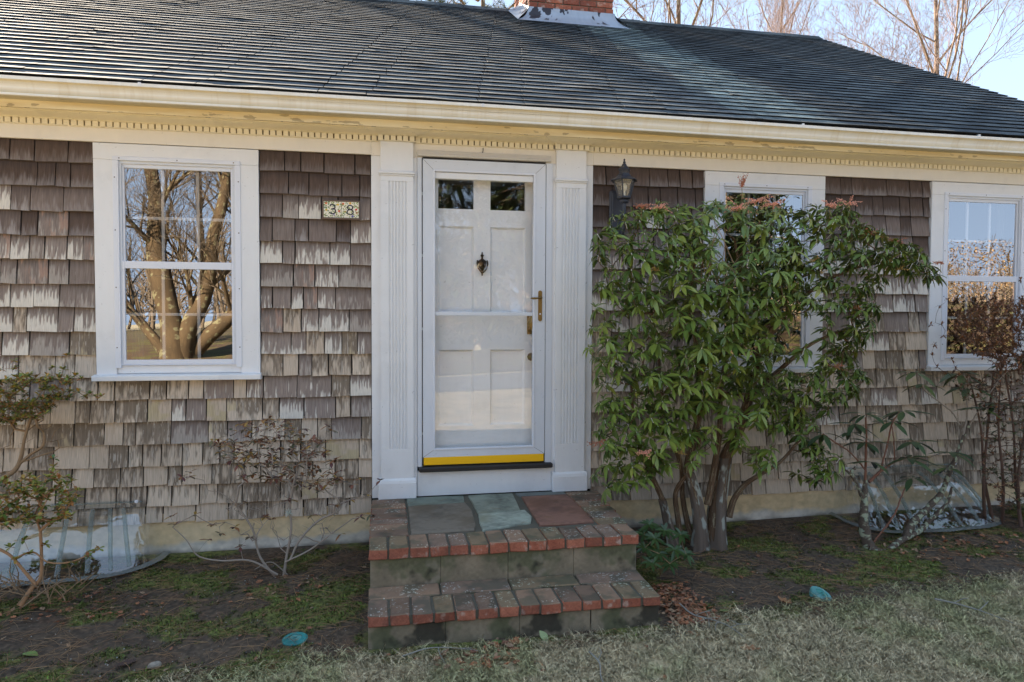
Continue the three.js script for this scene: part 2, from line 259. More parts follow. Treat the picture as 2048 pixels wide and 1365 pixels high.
// sheathing with real openings, inside walls, gables
{
  const m = new MB(), zf = -0.03, zb = -0.12, holes = WIN.map((x) => [x + 0.1, x + CW - 0.1, 1.25, 2.62]).concat([[0.2, 1.18, 0.45, 2.72]]).sort((a, b) => a[0] - b[0]);
  let x = HX0;
  for (const [a, b, y0, y1] of holes) { m.box(x, a, 0.0, 2.9, zb, zf); m.box(a, b, 0.0, y0, zb, zf); m.box(a, b, y1, 2.9, zb, zf); x = b; }
  m.box(x, HX1, 0.0, 2.9, zb, zf);
  for (const X of [HX0, HX1 - 0.1]) { m.box(X, X + 0.1, 0, 2.9, -8.3, zb); const g = new MB(); m.poly([V(X, 2.9, zf), V(X, 5.5, RID.z), V(X, 2.9, -8.3)]); m.poly([V(X + 0.1, 2.9, zf), V(X + 0.1, 5.5, RID.z), V(X + 0.1, 2.9, -8.3)]); }
  m.box(HX0, HX1, 0, 2.9, -8.35, -8.3);
  m.mesh('sheathing', M.sheath, wall);
  const r = new MB();
  r.box(HX0 + 0.12, HX1 - 0.12, 0.42, 0.5, -4.0, -0.13); r.box(HX0 + 0.12, HX1 - 0.12, 2.84, 2.88, -4.0, -0.13); r.box(HX0 + 0.12, HX1 - 0.12, 0.5, 2.84, -4.05, -4.0);
  for (const X of [-0.5, 1.5, 3.8]) r.box(X, X + 0.08, 0.5, 2.84, -4, -0.13);
  r.mesh('interior_wall', M.room, house);
}
// cedar shingles: each one a tapered piece, the largest 300 on their own
const COURSE = [2.575, 2.424, 2.272, 2.118, 1.97, 1.817, 1.674, 1.52, 1.373, 1.227, 1.085, 0.942, 0.797, 0.655, 0.528, 0.396, 0.285];
{
  const r = RNG(21), list = [];
  const cover = WIN.map((x) => [x - 0.002, x + CW + 0.002, 1.215, 2.8]).concat([[-0.083, 1.465, -1, 3]]);
  COURSE.forEach((yb, k) => {
    const yt = k ? COURSE[k - 1] : EAVE - 0.001; let spans = [[-3.3, HX1]];
    for (const [a, b, y0, y1] of cover) if (yb + 0.03 > y0 && yb < y1) spans = spans.flatMap(([p, q]) => [[p, Math.min(q, a)], [Math.max(p, b), q]]).filter(([p, q]) => q - p > 0.02);
    const under = yb < 1.211 && yt > 1.211;
    for (const [a, b] of spans) {
      let x = a;
      while (x < b - 0.01) {
        let w = r() < 0.22 ? r.r(0.17, 0.235) : r.r(0.075, 0.165); if (b - x - w < 0.06) w = b - x;
        const inW = under && WIN.some((q) => x > q && x + w < q + CW);
        list.push({ x, w: Math.min(w, b - x), k, yb: yb + r.s(0.004), yt, top: inW ? 1.211 : yt });
        x += w;
      }
    }
  });
  const cam = camera.position, size = (q) => q.w * (q.top - q.yb) / Math.pow(cam.distanceTo(V(q.x, q.yb, 0)), 2.4) * (q.x < -2.45 || q.x > 5.4 ? 0.05 : 1) * (q.x > 1.5 && q.x < 3.6 && q.yb > 0.6 && q.yb < 2.2 ? 0.3 : 1);
  list.sort((a, b) => size(b) - size(a));
  const restM = new MB();
  list.forEach((q, i) => {
    const m = i < 300 ? new MB() : restM, gap = r.r(0.0018, 0.0056), th = r.r(0.011, 0.018), sk = r.s(0.0035), lift = r.s(0.0025), cw = r.s(0.003);
    const x0 = q.x + gap, x1 = q.x + q.w - gap, yb = q.yb, yt = q.top + 0.012, zt = -0.0275, zb = -0.02 + th + lift, zb2 = zb + cw;
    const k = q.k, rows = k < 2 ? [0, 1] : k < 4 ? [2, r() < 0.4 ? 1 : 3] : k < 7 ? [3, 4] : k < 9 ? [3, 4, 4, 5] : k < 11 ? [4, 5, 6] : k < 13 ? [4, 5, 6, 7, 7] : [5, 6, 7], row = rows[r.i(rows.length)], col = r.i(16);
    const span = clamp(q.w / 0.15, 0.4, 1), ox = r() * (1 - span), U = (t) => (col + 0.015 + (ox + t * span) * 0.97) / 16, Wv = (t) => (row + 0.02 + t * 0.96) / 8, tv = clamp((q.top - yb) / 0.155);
    const A = V(x0, yb + sk, zb), B = V(x1, yb - sk, zb2), C = V(x1 + r.s(0.0015), yt, zt), D = V(x0 + r.s(0.0015), yt, zt), A2 = V(x0, yb + sk, -0.028), B2 = V(x1, yb - sk, -0.028), C2 = V(x1, yt, -0.029), D2 = V(x0, yt, -0.029);
    const nM = V((x0 + x1) / 2, (yb + yt) / 2, (zt + zb) / 2 + r.s(0.0025)), uvM = [U(0.5), Wv(tv * 0.5)];
    m.poly([A, B, C, D], [[U(0), Wv(0)], [U(1), Wv(0)], [U(1), Wv(tv)], [U(0), Wv(tv)]]);
    const e = [U(0.5), Wv(0.03)], ee = [e, e, e, e]; m.poly([A2, B2, B, A], ee); m.poly([A2, A, D, D2], [[U(0.02), Wv(0)], [U(0.02), Wv(0)], [U(0.02), Wv(1)], [U(0.02), Wv(1)]]); m.poly([B, B2, C2, C], [[U(0.98), Wv(0)], [U(0.98), Wv(0)], [U(0.98), Wv(1)], [U(0.98), Wv(1)]]);
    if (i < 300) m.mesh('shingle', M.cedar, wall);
  });
  stuff(restM.mesh('shingles', M.cedar, wall));
}
// foundation
{ const ft = tex(2048, 128, (u, v) => { const a = fbm(u * 40, v * 3, 5, 40, 4), b = fbm(u * 160, v * 12, 3, 160, 12), y = v * 0.36 - 0.02, lim = 0.145 + 0.06 * (fbm(u * 22 + 5, 1, 4, 22, 4) - 0.5); let c = mix3([0.62, 0.47, 0.26], [0.78, 0.63, 0.40], a); c = mix3(c, mix3([0.46, 0.42, 0.35], [0.74, 0.70, 0.62], a), sstep(lim + 0.02, lim - 0.02, y + 0.03 * (b - 0.5))); c = mix3(c, [0.07, 0.055, 0.04], 0.8 * sstep(0.115, 0.06, y + 0.05 * (a - 0.5))); return c.map((q) => q * (0.8 + 0.4 * b)); });
  const fm = new MB(), fy = -0.02; for (let x = HX0; x < HX1; x += 0.5) { const b = Math.min(HX1, x + 0.5); fm.poly([V(x, fy, -0.023), V(b, fy, -0.023), V(b, 0.34, -0.023), V(x, 0.34, -0.023)], [[x * 0.16, 0], [b * 0.16, 0], [b * 0.16, 1], [x * 0.16, 1]]); } fm.box(HX0, HX1, -0.4, -0.0201, -0.12, -0.023); fm.mesh('foundation', mat({ map: ft, roughness: 0.9, bumpMap: T.conc, bumpScale: 0.002 }), house); }

// roof: deck and stepped strips of asphalt shingle
const roof = group('roof', house);
{
  const m = new MB(), x0 = HX0 - 0.25, x1 = 6.07, y = (z) => roofY(z) - 0.012;
  m.poly([V(x0, y(0.285), 0.285), V(x1, y(0.285), 0.285), V(x1, y(RID.z), RID.z), V(x0, y(RID.z), RID.z)]);
  m.poly([V(x0, y(0.285) - 0.04, 0.285), V(x1, y(0.285) - 0.04, 0.285), V(x1, y(RID.z) - 0.04, RID.z), V(x0, y(RID.z) - 0.04, RID.z)]);
  m.poly([V(x0, y(-8.6), -8.6), V(x1, y(-8.6), -8.6), V(x1, y(RID.z), RID.z), V(x0, y(RID.z), RID.z)]);
  m.poly([V(x1, y(0.285), 0.285), V(x1, y(RID.z), RID.z), V(x1, y(RID.z) - 0.04, RID.z), V(x1, y(0.285) - 0.04, 0.285)]);
  m.mesh('roof_deck', M.deck, roof);
  // raking board at the gable
  new MB().poly([V(6.03, y(0.285) - 0.05, 0.235), V(6.03, y(RID.z) - 0.05, RID.z), V(6.03, y(RID.z) - 0.22, RID.z), V(6.03, y(0.285) - 0.22, 0.235)]).mesh('rake_board', M.white, roof);
  const r = RNG(33), sl = V(0, Math.sin(TH), -Math.cos(TH)), nr = V(0, Math.cos(TH), Math.sin(TH)), L = (0.295 - RID.z) / Math.cos(TH), EXP = 0.1275, nC = Math.floor(L / EXP) + 1, list = [];
  for (let c = 0; c < nC; c++) { let x = HX0 - 1.2 + (c * 0.021) % 1.0 + r.s(0.012); while (x < 6.1) { list.push({ c, x, w: 1.0 }); x += 1.0; } }
  // rain off the lead flashing keeps a strip below the chimney clean; algae darkens the courses beside it
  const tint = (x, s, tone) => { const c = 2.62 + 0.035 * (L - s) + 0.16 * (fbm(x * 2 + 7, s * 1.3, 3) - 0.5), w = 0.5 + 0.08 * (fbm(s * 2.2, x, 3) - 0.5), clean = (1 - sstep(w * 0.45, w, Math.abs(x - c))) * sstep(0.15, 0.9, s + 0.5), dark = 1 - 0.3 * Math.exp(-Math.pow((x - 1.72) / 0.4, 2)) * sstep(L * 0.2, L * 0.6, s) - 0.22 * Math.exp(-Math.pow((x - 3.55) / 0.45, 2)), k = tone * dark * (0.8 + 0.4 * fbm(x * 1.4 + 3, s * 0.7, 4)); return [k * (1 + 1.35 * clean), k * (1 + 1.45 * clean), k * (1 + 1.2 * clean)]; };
  const P = (x, s, h) => V(x, roofY(0.295), 0.295).addScaledVector(sl, s).addScaledVector(nr, h);
  list.sort((a, b) => P(a.x + 0.5, a.c * EXP, 0).distanceTo(V(0.8, 1.62, 4.7)) - P(b.x + 0.5, b.c * EXP, 0).distanceTo(V(0.8, 1.62, 4.7)));
  const restM = new MB(); let n = 0;
  for (const q of list) {
    if (q.x + q.w < HX0 - 0.25) continue;
    const vis = q.x > -3.1, m = vis && n < 300 ? new MB() : restM, cut = 0.3 + r.s(0.012), tone = r.r(0.92, 1.1), s0 = q.c * EXP, sT = Math.min(L, s0 + 0.16);
    for (const [a, b] of [[0.003, cut], [cut + 0.005, q.w - 0.003]]) {
      const xa = Math.max(HX0 - 0.28, q.x + a), xb = Math.min(6.10 + r.s(0.006), q.x + b); if (xb - xa < 0.01) continue;
      const nx = Math.max(1, Math.round((xb - xa) / 0.16)), hh = () => 0.0135 + r.s(0.0013) + (r() < 0.04 ? 0.003 : 0);
      let h0 = hh(), d0 = r.s(0.0012);
      for (let k = 0; k < nx; k++) {
        const u0 = lerp(xa, xb, k / nx), u1 = lerp(xa, xb, (k + 1) / nx), h1 = k === nx - 1 ? hh() : hh(), d1 = r.s(0.0012), ou = q.c * 0.37 + q.x * 0.13;
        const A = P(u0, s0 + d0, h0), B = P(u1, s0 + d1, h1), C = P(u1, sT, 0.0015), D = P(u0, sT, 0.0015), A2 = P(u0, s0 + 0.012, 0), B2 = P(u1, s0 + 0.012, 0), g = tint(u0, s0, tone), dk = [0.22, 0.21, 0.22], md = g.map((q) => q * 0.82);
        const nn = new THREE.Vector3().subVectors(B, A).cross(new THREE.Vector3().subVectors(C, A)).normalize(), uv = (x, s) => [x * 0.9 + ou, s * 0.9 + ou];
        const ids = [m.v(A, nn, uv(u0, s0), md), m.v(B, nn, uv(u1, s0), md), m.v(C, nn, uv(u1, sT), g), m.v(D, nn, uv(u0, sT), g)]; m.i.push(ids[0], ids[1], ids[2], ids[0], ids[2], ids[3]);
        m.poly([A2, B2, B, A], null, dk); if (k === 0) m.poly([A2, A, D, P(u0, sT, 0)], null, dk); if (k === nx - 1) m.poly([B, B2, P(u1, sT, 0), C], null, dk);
        h0 = h1; d0 = d1;
      }
    }
    if (m !== restM) { m.mesh('roof_shingle', M.roof, roof); n++; }
  }
  stuff(restM.mesh('roof_shingles', M.roof, roof));
  // ridge caps
  for (let x = HX0 - 0.2, k = 0; x < 6.05; x += 0.3, k++) { const c = new MB(); c.col = [0.85, 0.85, 0.85]; const h = r.r(0.012, 0.02); c.sweepX([[RID.z + 0.1, roofY(RID.z + 0.1) + h], [RID.z + 0.01, RID.y + 0.012 + h], [RID.z - 0.01, RID.y + 0.012 + h], [RID.z - 0.1, roofY(RID.z - 0.1) + h], [RID.z - 0.1, roofY(RID.z - 0.1) - 0.02], [RID.z, RID.y - 0.02], [RID.z + 0.1, roofY(RID.z + 0.1) - 0.02]], x + 0.004, Math.min(6.08, x + 0.3), 1, true); c.mesh('ridge_cap', M.roof, roof); }
}
// eaves: gutter, fascia, soffit, crown moulding, dentils, frieze
{
  const x0 = HX0 - 0.2, x1 = 6.05, W = [0.82, 0.81, 0.77], O = [0.66, 0.54, 0.32], G = [0.56, 0.49, 0.33], wob = (x) => 0.004 * Math.sin(x * 1.1 + 0.6) - 0.0012 * x;
  const g = new MB();
  g.sweepX([[0.193, 2.995, W], [0.191, 2.887, G], [0.272, 2.884, G], [0.283, 2.888, W], [0.285, 2.899, W], [0.272, 2.904, O], [0.270, 2.917, [0.68, 0.61, 0.47]], [0.275, 2.935, W], [0.288, 2.957, [0.70, 0.655, 0.55]], [0.296, 2.967, O], [0.304, 2.971, W], [0.305, 2.99, W], [0.296, 2.992, W], [0.29, 2.98, O]], x0, x1, 60, false, wob);
  g.mesh('gutter', M.gutter, house);
  for (const x of [-1.42, 0.62, 2.9, 4.35]) new MB().cham(x, x + 0.018, 2.972, 2.9945, 0.2, 0.3065, 0.002).mesh('gutter_hanger', M.white, house);
  const f = new MB(); const fx = (z, ya, yb) => { for (let x = x0; x < x1; x += 0.8) { const b = Math.min(x1, x + 0.8), u = x * 0.31; f.poly([V(x, ya, z), V(b, ya, z), V(b, yb, z), V(x, yb, z)], [[u, 0], [u + (b - x) * 0.31, 0], [u + (b - x) * 0.31, 1], [u, 1]]); } };
  fx(0.19, 2.844, 2.97); f.poly([V(x0, 2.844, 0.172), V(x1, 2.844, 0.172), V(x1, 2.844, 0.19), V(x0, 2.844, 0.19)]); f.poly([V(x0, 2.844, 0.172), V(x1, 2.844, 0.172), V(x1, 2.88, 0.172), V(x0, 2.88, 0.172)]); f.mesh('fascia_board', M.fascia, house);
  new MB().box(x0, x1, 2.857, 2.87, 0.02, 0.1715).mesh('soffit', M.cream, house);
  const crown = (d, e) => [[0.005, 2.8285 + e], [0.03 + d, 2.8285 + e], [0.036 + d, 2.834 + e], [0.05 + d, 2.8345 + e], [0.062 + d, 2.837 + e], [0.085 + d, 2.8405 + e], [0.104 + d, 2.846 + e], [0.108 + d, 2.850 + e], [0.118 + d, 2.8505 + e], [0.119 + d, 2.8568 - e], [0.005, 2.8568 - e]];
  new MB().sweepX(crown(0, 0), x0, x1, 1, true).mesh('crown_moulding', M.cream, house);
  for (const [a, b] of [[-0.036, 0.212], [1.176, 1.428]]) {     // the moulding breaks forward over each pilaster, mitred at both ends
    const q = new MB(), pr = crown(0.03, -0.0008).slice(1, 10), e = (k) => pr[k][0] - 0.06;
    for (let k = 0; k < pr.length - 1; k++) { const A = pr[k], B = pr[k + 1], ea = e(k), eb = e(k + 1);
      q.poly([V(a - ea, A[1], A[0]), V(b + ea, A[1], A[0]), V(b + eb, B[1], B[0]), V(a - eb, B[1], B[0])]);
      q.poly([V(a - ea, A[1], 0.01), V(a - ea, A[1], A[0]), V(a - eb, B[1], B[0]), V(a - eb, B[1], 0.01)]); q.poly([V(b + ea, A[1], A[0]), V(b + ea, A[1], 0.01), V(b + eb, B[1], 0.01), V(b + eb, B[1], B[0])]); }
    q.mesh('crown_return', M.cream, house);
  }
  const fr = new MB(); fr.cham(x0, -0.083, EAVE, 2.835, -0.02, 0.0, 0.002).cham(1.465, x1, EAVE, 2.835, -0.02, 0.0, 0.002); fr.mesh('frieze_board', M.frieze, house);
  new MB().cham(-0.0825, 1.4645, 2.7, 2.835, -0.02, 0.001, 0.002).mesh('frieze_board', M.frieze, house);
  // dentils: a backing strip and small blocks, 40 mm apart
  const d = new MB(), r = RNG(9), back = new MB();
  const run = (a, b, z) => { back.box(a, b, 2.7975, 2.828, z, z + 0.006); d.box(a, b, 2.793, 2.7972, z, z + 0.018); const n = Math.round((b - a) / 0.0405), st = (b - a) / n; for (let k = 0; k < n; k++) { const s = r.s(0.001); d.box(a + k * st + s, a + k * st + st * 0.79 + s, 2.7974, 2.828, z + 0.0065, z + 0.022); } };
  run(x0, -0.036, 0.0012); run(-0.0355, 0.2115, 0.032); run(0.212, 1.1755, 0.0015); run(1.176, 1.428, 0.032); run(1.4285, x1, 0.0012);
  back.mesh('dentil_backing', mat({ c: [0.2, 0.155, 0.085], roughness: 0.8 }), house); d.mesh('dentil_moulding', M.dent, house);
}
// pilasters beside the door
for (const [a, b, fa, fb] of [[-0.021, 0.196, 0.028, 0.158], [1.19, 1.406, 1.226, 1.362]]) {
  const p = group('pilaster', house), z = 0.03, ca = a < 0.5 ? -0.0825 : 1.168, cb = a < 0.5 ? 0.223 : 1.4645;
  new MB().cham(ca, cb, 0.385, 2.699, -0.02, 0.0, 0.002).mesh('casing', M.white, p);
  new MB().cham(a, b, 2.595, 2.794, 0.0012, z, 0.002).mesh('neck', M.white, p); new MB().cham(a, b, 2.53, 2.575, 0.0005, z, 0.0005).mesh('shaft_top', M.white, p); new MB().cham(a, b, 0.52, 0.725, 0.0005, z, 0.0005).mesh('shaft_foot', M.white, p);
  const n = 6, w = (fb - fa) / n, pr = [[a, 0.0005], [a, z], [fa, z]];
  for (let k = 0; k < n; k++) { const x = fa + k * w; for (let s = 0; s <= 6; s++) { const t = s / 6 * Math.PI; pr.push([x + w * 0.2 + w * 0.6 * (1 - Math.cos(t)) / 2, z - 0.009 * Math.sin(t)]); } }
  pr.push([b, z], [b, 0.0005]); new MB().sweepY(pr, 0.7255, 2.5295).mesh('fluted_shaft', M.white, p);
  new MB().cham(a - 0.012, b + 0.012, 2.5755, 2.594, 0.0005, z + 0.016, 0.004).cham(a - 0.006, b + 0.006, 2.566, 2.575, 0.001, z + 0.008, 0.002).mesh('collar', M.white, p);
  const pl = new MB().cham(a - 0.02, b + 0.018, 0.386, 0.495, 0.0005, z + 0.022, 0.003); pl.sweepX([[0.0005, 0.4955], [z + 0.02, 0.4955], [z + 0.016, 0.51], [z + 0.003, 0.521], [0.0005, 0.521]], a - 0.018, b + 0.016, 1, true); pl.mesh('plinth', M.white, p);
}
// chimney on the ridge
{
  const ch = group('chimney', house), x0 = 1.76, x1 = 2.84, zf = -3.62, zb = -4.6, r = RNG(4); const yb = roofY(zf);
  new MB().box(x0 + 0.012, x1 - 0.012, yb - 0.6, 6.95, zb + 0.012, zf - 0.012).mesh('mortar', M.mortar, ch);
  for (let k = 0; k < 18; k++) { const y = yb + 0.07 + k * 0.077, bw = 0.205, off = k % 2 ? bw / 2 : 0;
    for (let x = x0 - off; x < x1 - 0.01; x += bw + 0.012) { const a = Math.max(x0, x), b = Math.min(x1, x + bw); if (b - a > 0.03) new MB().cham(a, b, y, y + 0.065, zf - 0.1, zf + r.s(0.002), 0.003).mesh('brick', M.chimBrick[r.i(4)], ch, 2); }
    for (let z = zf - 0.102 + (k % 2 ? 0 : -0.1); z > zb + 0.02; z -= bw + 0.012) { const a = Math.max(zb, z - bw); new MB().cham(x0 - r.r(0, 0.002), x0 + 0.1, y, y + 0.065, a, z, 0.003).mesh('brick', M.chimBrick[r.i(4)], ch, 2); new MB().cham(x1 - 0.1, x1 + r.r(0, 0.002), y, y + 0.065, a, z, 0.003).mesh('brick', M.chimBrick[r.i(4)], ch, 2); } }
  const fl = new MB(), prof = (t) => [0.015 + 0.17 * Math.pow(1 - t, 2.0), t];      // flare: distance from the brick by height
  fl.grid(24, 8, (u, v) => { const d = prof(v)[0], x = lerp(x0 - d * 0.95, x1 + d * 0.95, u), zz = zf + d; return V(x, lerp(roofY(zf + 0.19) + 0.018, yb + 0.15, v), zz); });
  fl.grid(8, 8, (u, v) => { const d = prof(v)[0], z = lerp(zf + d, RID.z, u); return V(x0 - d * 0.95, lerp(roofY(z) + 0.018, Math.max(roofY(z) + 0.03, lerp(yb + 0.15, RID.y + 0.12, u)), v), z); });
  fl.grid(8, 8, (u, v) => { const d = prof(v)[0], z = lerp(zf + d, RID.z, u); return V(x1 + d * 0.95, lerp(roofY(z) + 0.018, Math.max(roofY(z) + 0.03, lerp(yb + 0.15, RID.y + 0.12, u)), v), z); });
  fl.mesh('flashing', M.lead, ch);
}
// windows
for (const [i, X] of WIN.entries()) {
  const w = group('window', house), c = CW, g0 = X + 0.173, g1 = X + 0.808, fx0 = X + 0.112, fx1 = X + c - 0.112;
  const cas = new MB(); cas.cham(X, X + 0.118, 1.245, 2.6, -0.03, 0.0, 0.002).cham(X + c - 0.118, X + c, 1.245, 2.6, -0.03, 0.0, 0.002).cham(X, X + c, 2.6008, EAVE - 0.005, -0.03, 0.0005, 0.002); cas.mesh('casing', M.white, w);
  new MB().sweepX([[-0.03, 1.252], [0.0, 1.249], [0.045, 1.243], [0.047, 1.238], [0.047, 1.213], [0.043, 1.21], [-0.03, 1.21]], X - 0.012, X + c + 0.008, 1, true).mesh('sill', M.white, w);
  new MB().cham(X + 0.119, X + c - 0.119, 1.253, 1.305, -0.06, -0.012, 0.003).mesh('subsill', M.white, w);
  // flat storm frame screwed to the casing, then the two sashes
  const fr = new MB(); fr.cham(fx0, fx0 + 0.034, 1.29, 2.596, -0.015, 0.006, 0.0015).cham(fx1 - 0.034, fx1, 1.29, 2.596, -0.015, 0.006, 0.0015).cham(fx0, fx1, 2.5965, 2.622, -0.015, 0.0072, 0.0015).cham(fx0 + 0.012, fx1 - 0.012, 1.306, 1.3125, -0.03, 0.002, 0.0015); fr.mesh('frame', M.alu, w);
  const lin = new MB(); for (const x of [fx0 + 0.0345, fx1 - 0.0475]) lin.box(x, x + 0.013, 1.313, 2.596, -0.05, -0.006); lin.box(fx0 + 0.048, fx1 - 0.048, 2.58, 2.596, -0.05, -0.005); lin.mesh('track', M.trimGrey, w);
  const sash = (n, a, b, y0, y1, z, rail, bot) => { const s = group(n, w); const m = new MB(); m.cham(a, a + 0.014, y0, y1, z - 0.012, z + 0.006, 0.0015).cham(b - 0.014, b, y0, y1, z - 0.012, z + 0.006, 0.0015).cham(a + 0.0142, b - 0.0142, y1 - rail, y1, z - 0.012, z + 0.0065, 0.0015).cham(a + 0.0142, b - 0.0142, y0, y0 + bot, z - 0.012, z + 0.0065, 0.0015); m.mesh('sash_frame', M.alu, s);
    const ph = i * 2.1 + (n === 'upper_sash' ? 0 : 1.3), tl = n === 'upper_sash' ? 0.0012 : -0.0016; new MB().grid(10, 10, (u, v) => V(lerp(a + 0.0143, b - 0.0143, u), lerp(y0 + bot + 0.0002, y1 - rail - 0.0002, v), z - 0.003 + tl * (v - 0.5) + 0.0004 * Math.sin(u * 3.4 + ph) * Math.sin(v * 2.8 + ph) + 0.00006 * Math.sin(u * 9 + v * 7 + ph))).mesh('pane', M.glass, s);
    const q = new MB(), W = b - a - 0.0286, H = y1 - rail - y0 - bot; for (const t of [1 / 3, 2 / 3]) q.box(a + 0.0143 + W * t - 0.009, a + 0.0143 + W * t + 0.009, y0 + bot, y1 - rail, z - 0.045, z - 0.035); q.box(a + 0.0143, b - 0.0143, y0 + bot + H / 2 - 0.009, y0 + bot + H / 2 + 0.009, z - 0.052, z - 0.0455); q.mesh('muntin', M.muntin, s); };
  sash('upper_sash', g0 - 0.014, g1 + 0.014, 1.93, 2.58, -0.022, 0.024, 0.014);
  sash('lower_sash', g0 - 0.016, g1 + 0.016, 1.313, 1.968, -0.01, 0.046, 0.028);
  for (const [sx, sy] of [[fx0 + 0.012, 2.49], [fx0 + 0.012, 2.16], [fx0 + 0.012, 1.8], [fx0 + 0.012, 1.42], [fx1 - 0.012, 2.49], [fx1 - 0.012, 2.16], [fx1 - 0.012, 1.8], [fx1 - 0.012, 1.42], [fx0 + 0.04, 2.61], [X + c / 2, 2.61], [fx1 - 0.04, 2.61]]) { const s = new MB(); s.lathe([[0, 0.002], [0.003, 0.0012], [0.004, 0]], 8, V(0, 0, 0)); const o = s.mesh('screw', M.screw, w); o.rotation.x = Math.PI / 2; o.position.set(sx, sy, sy > 2.6 ? 0.0074 : 0.0062); }
  // pale curtain at the side of each sash, inside the room
  const cu = new MB(); for (const [a, b] of [[g0 - 0.02, g0 + 0.05], [g1 - 0.02, g1 + 0.03]]) cu.grid(24, 2, (u, v) => V(lerp(a, b, u), lerp(1.3, 2.57, v), -0.17 + 0.018 * Math.sin(u * 22))); cu.mesh('curtain', mat({ c: [0.10, 0.10, 0.10], roughness: 0.95 }), w);
}
// front door: panelled slab, storm door before it
{
  const d = group('front_door', house), z = -0.075, m = new MB(), wht = M.white;
  const X = [0.25, 0.372, 0.62, 0.738, 0.99, 1.13], Y = [0.57, 0.855, 1.392, 1.655, 2.255, 2.375, 2.578, 2.7];
  for (const a of [0, 2, 4]) m.box(X[a], X[a + 1], Y[0], Y[7], z - 0.04, z);
  for (const a of [1, 3]) for (const b of [0, 2, 4, 6]) m.box(X[a] + 0.0002, X[a + 1] - 0.0002, Y[b], Y[b + 1], z - 0.04, z);
  m.mesh('door_frame', wht, d);
  for (const a of [1, 3]) for (const b of [1, 3]) { const p = new MB(); const x0 = X[a] + 0.0004, x1 = X[a + 1] - 0.0004, y0 = Y[b] + 0.0002, y1 = Y[b + 1] - 0.0002, e = 0.012, zz = z - 0.022; p.box(x0 + e, x1 - e, y0 + e, y1 - e, zz - 0.01, zz, 'LRTDB');
    for (const q of [[V(x0, y0, z - 0.001), V(x1, y0, z - 0.001), V(x1 - e, y0 + e, zz), V(x0 + e, y0 + e, zz)], [V(x1, y1, z - 0.001), V(x0, y1, z - 0.001), V(x0 + e, y1 - e, zz), V(x1 - e, y1 - e, zz)], [V(x0, y1, z - 0.001), V(x0, y0, z - 0.001), V(x0 + e, y0 + e, zz), V(x0 + e, y1 - e, zz)], [V(x1, y0, z - 0.001), V(x1, y1, z - 0.001), V(x1 - e, y1 - e, zz), V(x1 - e, y0 + e, zz)]]) p.poly(q); p.mesh('panel', wht, d); }
  for (const a of [1, 3]) new MB().box(X[a] + 0.001, X[a + 1] - 0.001, Y[5] + 0.001, Y[6] - 0.001, z - 0.025, z - 0.02).mesh('pane', M.liteGlass, d);
  // knocker: urn with a swinging loop
  const k = new MB(); const ky = 1.995, kx = 0.679;
  k.lathe([[0, 0.084], [0.004, 0.082], [0.005, 0.066], [0.011, 0.064], [0.012, 0.056], [0.006, 0.05], [0.007, 0.036], [0.02, 0.028], [0.031, 0.018], [0.031, 0.008], [0.028, -0.006], [0.021, -0.024], [0.01, -0.042], [0.008, -0.055], [0.012, -0.06], [0.006, -0.066], [0.004, -0.082], [0, -0.084]], 14, V(kx, ky, 0));
  for (let q = 2; q < k.p.length; q += 3) k.p[q] = k.p[q] * 0.45 + z + 0.009;
  k.mesh('knocker', M.bronze, d);
  const lp = new MB(); lp.tube(curve([[kx - 0.034, ky + 0.024, z + 0.018], [kx - 0.037, ky + 0.0, z + 0.022], [kx - 0.03, ky - 0.03, z + 0.025], [kx - 0.012, ky - 0.055, z + 0.027], [kx, ky - 0.06, z + 0.028], [kx + 0.012, ky - 0.055, z + 0.027], [kx + 0.03, ky - 0.03, z + 0.025], [kx + 0.037, ky, z + 0.022], [kx + 0.034, ky + 0.024, z + 0.018]], 24), [0.0052], 6); lp.mesh('knocker_ring', M.bronze, d);
  // lock set seen at the edge of the storm glass
  const hk = new MB(); hk.cham(1.004, 1.05, 1.50, 1.66, z + 0.001, z + 0.01, 0.004); hk.lathe([[0, -0.055], [0.02, -0.04], [0.027, 0], [0.02, 0.04], [0, 0.055]], 12, V(1.03, 1.58, z + 0.04)); hk.mesh('handle', M.oldBrass, d);
  const kn = new MB(); kn.lathe([[0, -0.03], [0.02, -0.02], [0.028, 0], [0.02, 0.02], [0, 0.03]], 12, V(1.03, 1.34, z + 0.02)); kn.mesh('knob', M.bronze, d);

  const s = group('storm_door', house), zs = 0.012, ax = 0.26, bx = 1.116, y0 = 0.655, y1 = 2.692, gx0 = 0.3435, gx1 = 1.03, gt = 2.61, gb = 0.715;
  // mitred aluminium frame
  const f = new MB(), zb = -0.02; const mit = (p) => { f.poly(p.map((q) => V(q[0], q[1], zs))); };
  mit([[ax, y0], [gx0, gb], [gx0, gt], [ax, y1]]); mit([[bx, y0], [bx, y1], [gx1, gt], [gx1, gb]]); mit([[ax, y1], [gx0, gt], [gx1, gt], [bx, y1]]); mit([[ax, y0], [bx, y0], [gx1, gb], [gx0, gb]]);
  for (const [a, b] of [[[ax, y0], [ax, y1]], [[bx, y0], [bx, y1]], [[ax, y1], [bx, y1]], [[ax, y0], [bx, y0]], [[gx0, gb], [gx0, gt]], [[gx1, gb], [gx1, gt]], [[gx0, gt], [gx1, gt]], [[gx0, gb], [gx1, gb]]]) f.poly([V(a[0], a[1], zs), V(b[0], b[1], zs), V(b[0], b[1], zb), V(a[0], a[1], zb)]);
  f.mesh('frame', M.trimGrey, s);
